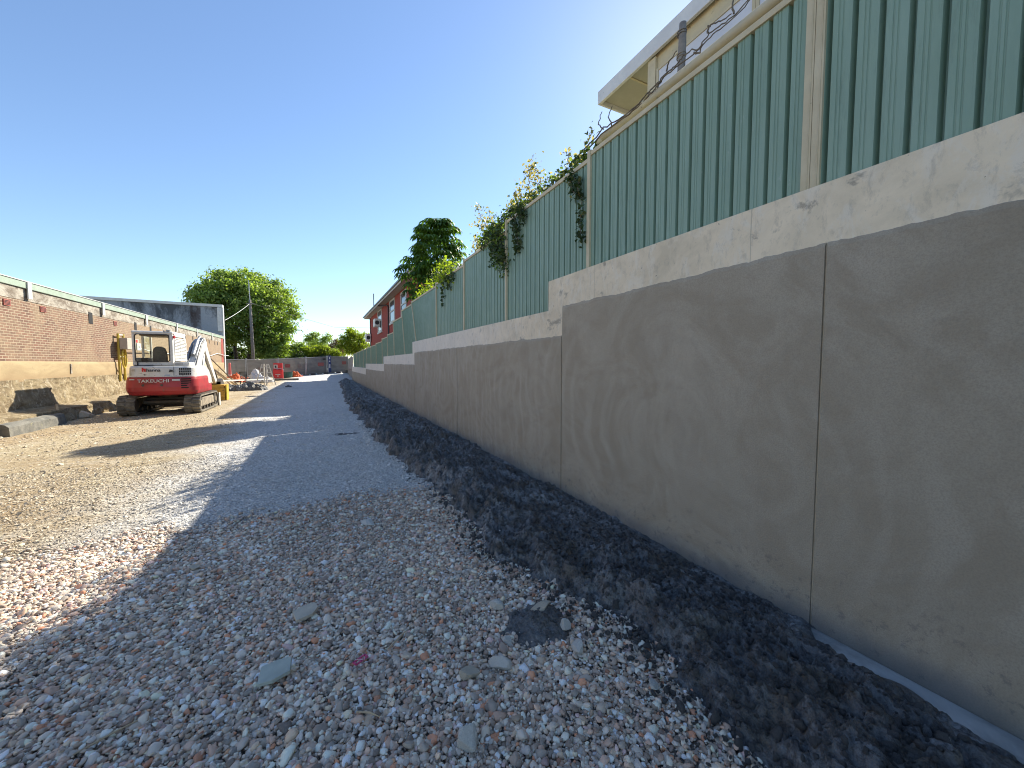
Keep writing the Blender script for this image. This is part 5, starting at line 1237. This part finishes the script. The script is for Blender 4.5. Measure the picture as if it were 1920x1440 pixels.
# rear frame (with window opening), as strips
mb.box(cab_x0, cab_x1, cab_y0, cab_y0+th_, cz0+.385, 1.80)
mb.box(cab_x0, cab_x1, cab_y0, cab_y0+th_, 2.745, cz1-.045)
mb.box(cab_x0, cab_x0+.075, cab_y0, cab_y0+th_, 1.80, 2.745)
mb.box(cab_x1-.09, cab_x1, cab_y0, cab_y0+th_, 1.80, 2.745)
# side sills and pillars
mb.box(cab_x0, cab_x0+.06, cab_y0+th_, cab_y1, cz0, 1.95); mb.box(cab_x1-.06, cab_x1, cab_y0+th_, cab_y1, cz0, 1.80)
mb.box(cab_x0, cab_x0+.06, cab_y1-.07, cab_y1, 1.95, cz1-.05)
mb.prism([(cab_y1-.07,1.80),(cab_y1,1.80),(cab_y1-.02,2.45),(cab_y1-.14,2.75),(cab_y1-.22,2.75),(cab_y1-.09,2.40)], 'x', cab_x1-.06, cab_x1)
mb.box(cab_x0, cab_x0+.06, -.25, -.18, 1.95, cz1-.05)
mb.box(cab_x0+.06, cab_x1-.06, cab_y1-.07, cab_y1, cz0, 1.5)
mb.box(cab_x1-.055, cab_x1-.005, cab_y0+th_, cab_y0+.20, 1.80, 2.75)
cf = WM(mb).build('cab', M['white_paint'], ex, bevel=.015)
mb = MB(); mb.prism([(cab_y0-.01,cz1-.09),(cab_y1-.12,cz1-.09),(cab_y1-.04,cz1-.06),(cab_y1-.15,cz1),(cab_y0+.05,cz1),(cab_y0-.01,cz1-.03)], 'x', cab_x0-.01, cab_x1+.01); WM(mb).build('roof', M['white_paint'], cf, bevel=.03)
mb = MB(); mb.box(cab_x0+.14, cab_x1-.1, cab_y0+.2, cab_y1-.3, cz1-.16, cz1-.10); WM(mb).build('roof_lining', M['sign_white'], cf)
def rrect(x0, x1, z0, z1, r, n=6):
    p = []
    for cx, cz, a0 in ((x1-r, z1-r, 0), (x0+r, z1-r, 90), (x0+r, z0+r, 180), (x1-r, z0+r, 270)):
        for k in range(n+1): a = R(a0+90*k/n); p.append((cx+r*math.cos(a), cz+r*math.sin(a)))
    return p
wx0, wx1 = cab_x0+.07, cab_x1-.085
o1 = rrect(wx0-.005, wx1+.005, 1.795, 2.755, .09); o2 = rrect(wx0+.02, wx1-.02, 1.82, 2.73, .075); n = len(o1)
mb = MB(); V = [(x, cab_y0-.014, z) for x, z in o1]+[(x, cab_y0-.014, z) for x, z in o2]+[(x, cab_y0+.02, z) for x, z in o1]+[(x, cab_y0+.02, z) for x, z in o2]
mb.add(V, [f for i in range(n) for f in ((i, (i+1) % n, n+(i+1) % n, n+i), (i, 2*n+i, 2*n+(i+1) % n, (i+1) % n), (n+i, n+(i+1) % n, 3*n+(i+1) % n, 3*n+i))])
rw = WM(mb).build('rear_window', M['black'], cf)
mb = MB(); mb.add([(x, cab_y0+.004, z) for x, z in o2], [list(range(n))]); WM(mb).build('pane', M['glass'], rw)
mb = MB(); mb.add([(cab_x0+.03, -.18, 1.95),(cab_x0+.03, cab_y1-.07, 1.95),(cab_x0+.03, cab_y1-.07, cz1-.1),(cab_x0+.03, -.18, cz1-.1)], [(0,1,2,3)]); WM(mb).build('side_pane', M['glass'], cf)
# right side louvred guard
mb = MB(); ys0, ys1 = cab_y0+.22, cab_y1-.12
mb.box(cab_x1-.01, cab_x1+.012, ys0-.03, ys0, 1.84, 2.68); mb.box(cab_x1-.01, cab_x1+.012, ys1-.02, ys1+.02, 1.84, 2.45); mb.box(cab_x1-.01, cab_x1+.012, ys0, ys1, 1.83, 1.87)
mb.box(cab_x1-.01, cab_x1+.014, (ys0+ys1)/2-.02, (ys0+ys1)/2+.02, 1.87, 2.62)
for k in range(15):
    z = 1.905+k*.052; ye = ys1 if z < 2.45 else ys1-(z-2.45)*1.1
    mb.bar((cab_x1, ys0, z), (cab_x1, ye, z), .036, .014, up=(1,0,.6))
WM(mb).build('window_guard', M['white_paint'], cf)
mb = MB(); mb.add([(cab_x1-.03, ys0, 1.86),(cab_x1-.03, ys1, 1.86),(cab_x1-.03, ys1, 2.45),(cab_x1-.03, ys0, 2.70)], [(0,1,2,3)]); WM(mb).build('side_pane', M['pane'], cf)
mb = MB(); mb.prism([(ys0-.03,2.68),(ys1-.25,2.70),(ys1+.02,2.44),(ys1+.10,2.44),(ys1-.1,2.80),(ys0-.03,2.80)], 'x', cab_x1-.05, cab_x1+.012); WM(mb).build('side_frame', M['white_paint'], cf)
mb = MB(); mb.box(cab_x1+.013, cab_x1+.06, cab_y0+.02, cab_y0+.12, 2.62, 2.72); WM(mb).build('tail_light', M['bright_red'], cf, bevel=.01)
# cab interior
mb = MB(); mb.box(-.45,.10,-.55,-.05,1.55,1.72); WM(mb).build('seat_cushion', M['seat'], cf, bevel=.04)
mb = MB(); mb.loft([[(-.13+.20*math.cos(a)*wd, -.60+.07*math.sin(a)+(z-1.7)*-.10, z) for a in np.linspace(0, 2*math.pi, 16, endpoint=False)] for z, wd in ((1.68,1.0),(1.95,1.05),(2.15,1.0),(2.28,.8),(2.34,.4))]); WM(mb).build('seat_back', M['seat'], cf, smooth=True)
mb = MB(); mb.box(-.70,-.50,-.5,.2,1.6,1.95); mb.box(.12,.22,-.5,.2,1.6,1.92); WM(mb).build('control_console', M['black'], cf, bevel=.02)
for x in (-.58, .16): mb = MB(); mb.tube([(x,.05,1.9),(x-.02,.1,2.12)], [.012,.018], 8); mb.tube([(x-.02,.1,2.10),(x-.02,.1,2.2)], .025, 8); WM(mb).build('control_lever', M['black'], cf)
mb = MB(); mb.tube([(-.62,-1.0,1.72),(-.60,-1.06,1.70),(-.60,-1.06,1.80)], .02, 6); mb.tube([(-.72,-1.05,1.69),(-.5,-1.06,1.68),(-.2,-1.05,1.70)], .009, 5); WM(mb).build('window_latch', M['black'], cf)
mb = MB(); mb.tube([(.12,cab_y0-.02,2.83),(.12,cab_y0-.05,2.88)], .02, 6); mb.box(.17,.27,cab_y0+.0,cab_y0+.12,2.865,2.91); WM(mb).build('work_light', M['galv'], cf)
# boom, arm, bucket
bxc = .33
mb = MB(); mb.prism([(.62,1.02),(.95,1.0),(1.55,1.55),(2.15,2.20),(2.62,2.52),(2.60,2.68),(2.45,2.74),(1.95,2.52),(1.25,1.95),(.62,1.35)], 'x', bxc-.20, bxc+.20); bm_ = WM(mb).build('boom', M['white_paint'], ex, bevel=.02)
mb = MB(); mb.box(bxc-.2, bxc+.2, .9, 1.2, .75, 1.25); WM(mb).build('boom_bracket', M['dark_metal'], ex, bevel=.03)
mb = MB(); mb.tube([(bxc+.24,1.15,1.05),(bxc+.24,1.6,1.6)], .065, 12); mb.tube([(bxc+.24,1.6,1.6),(bxc+.2,2.0,2.1)], .035, 10); WM(mb).build('boom_cylinder', M['galv'], bm_)
mb = MB(); mb.tube([(bxc,1.3,2.10),(bxc,2.05,2.72)], .07, 12); mb.tube([(bxc,2.05,2.72),(bxc,2.55,2.92)], .035, 10); WM(mb).build('arm_cylinder', M['galv'], bm_)
for dx in (-.19,-.15,-.10,.12,.17):
    mb = MB(); mb.tube([(bxc+dx,.8,1.5),(bxc+dx,1.35,2.08),(bxc+dx*.9,2.0,2.60),(bxc+dx*.8,2.45,2.78),(bxc+dx*.6,2.7,2.6)], .018, 6); WM(mb).build('hose', M['black' if dx in (-.10,.17) else 'galv'], bm_)
mb = MB(); mb.box(bxc-.30, bxc-.18, 2.1, 2.22, 2.2, 2.42); WM(mb).build('boom_light', M['black'], bm_)
mb = MB(); mb.prism([(2.42,2.62),(2.55,2.86),(2.78,2.86),(3.2,2.35),(4.55,1.0),(4.62,.80),(4.42,.78),(3.0,2.0),(2.55,2.45)], 'x', bxc-.11, bxc+.11); am = WM(mb).build('arm', M['white_paint'], ex, bevel=.015)
mb = MB(); mb.prism([(2.62,2.36),(3.0,1.98),(4.3,.86),(4.15,.82),(2.95,1.55),(2.6,2.1)], 'x', bxc-.13, bxc+.02); WM(mb).build('arm_guard', M['rock_tan'], am)
mb = MB(); mb.tube([(bxc,3.1,2.55),(bxc,3.8,1.9)], .06, 12); mb.tube([(bxc,3.8,1.9),(bxc,4.35,1.4)], .03, 10); WM(mb).build('bucket_cylinder', M['galv'], am)
mb = MB(); mb.bar((bxc-.09,4.35,1.4),(bxc-.09,4.75,1.05),.05); mb.bar((bxc+.09,4.35,1.4),(bxc+.09,4.75,1.05),.05); mb.bar((bxc,4.35,1.4),(bxc,4.3,.95),.05); WM(mb).build('bucket_link', M['dark_metal'], am)
bp = [(4.45,.88),(4.85,1.02),(5.15,.80),(5.22,.45),(5.0,.12),(4.62,.02),(4.25,.12)]
mb = MB(); ip = [(4.50,.80),(4.82,.92),(5.06,.74),(5.12,.46),(4.95,.20),(4.62,.10),(4.30,.17)]
V = []; nb_ = len(bp)
for x in (bxc-.28, bxc+.28): V += [(x, *p) for p in bp]
for x in (bxc-.25, bxc+.25): V += [(x, *p) for p in ip]
F = [(i, i+1, nb_+i+1, nb_+i) for i in range(nb_-1)]+[(2*nb_+i, 3*nb_+i, 3*nb_+i+1, 2*nb_+i+1) for i in range(nb_-1)]+[tuple(range(nb_)), tuple(range(2*nb_-1, nb_-1, -1))]
mb.add(V, F); bk = WM(mb).build('bucket', M['dark_metal'], ex)
mb = MB()
for k in range(5): x = bxc-.24+k*.12; mb.prism([(4.28,.17),(4.25,.10),(4.10,.10)], 'x', x-.03, x+.03)
WM(mb).build('bucket_teeth', M['dark_metal'], bk)
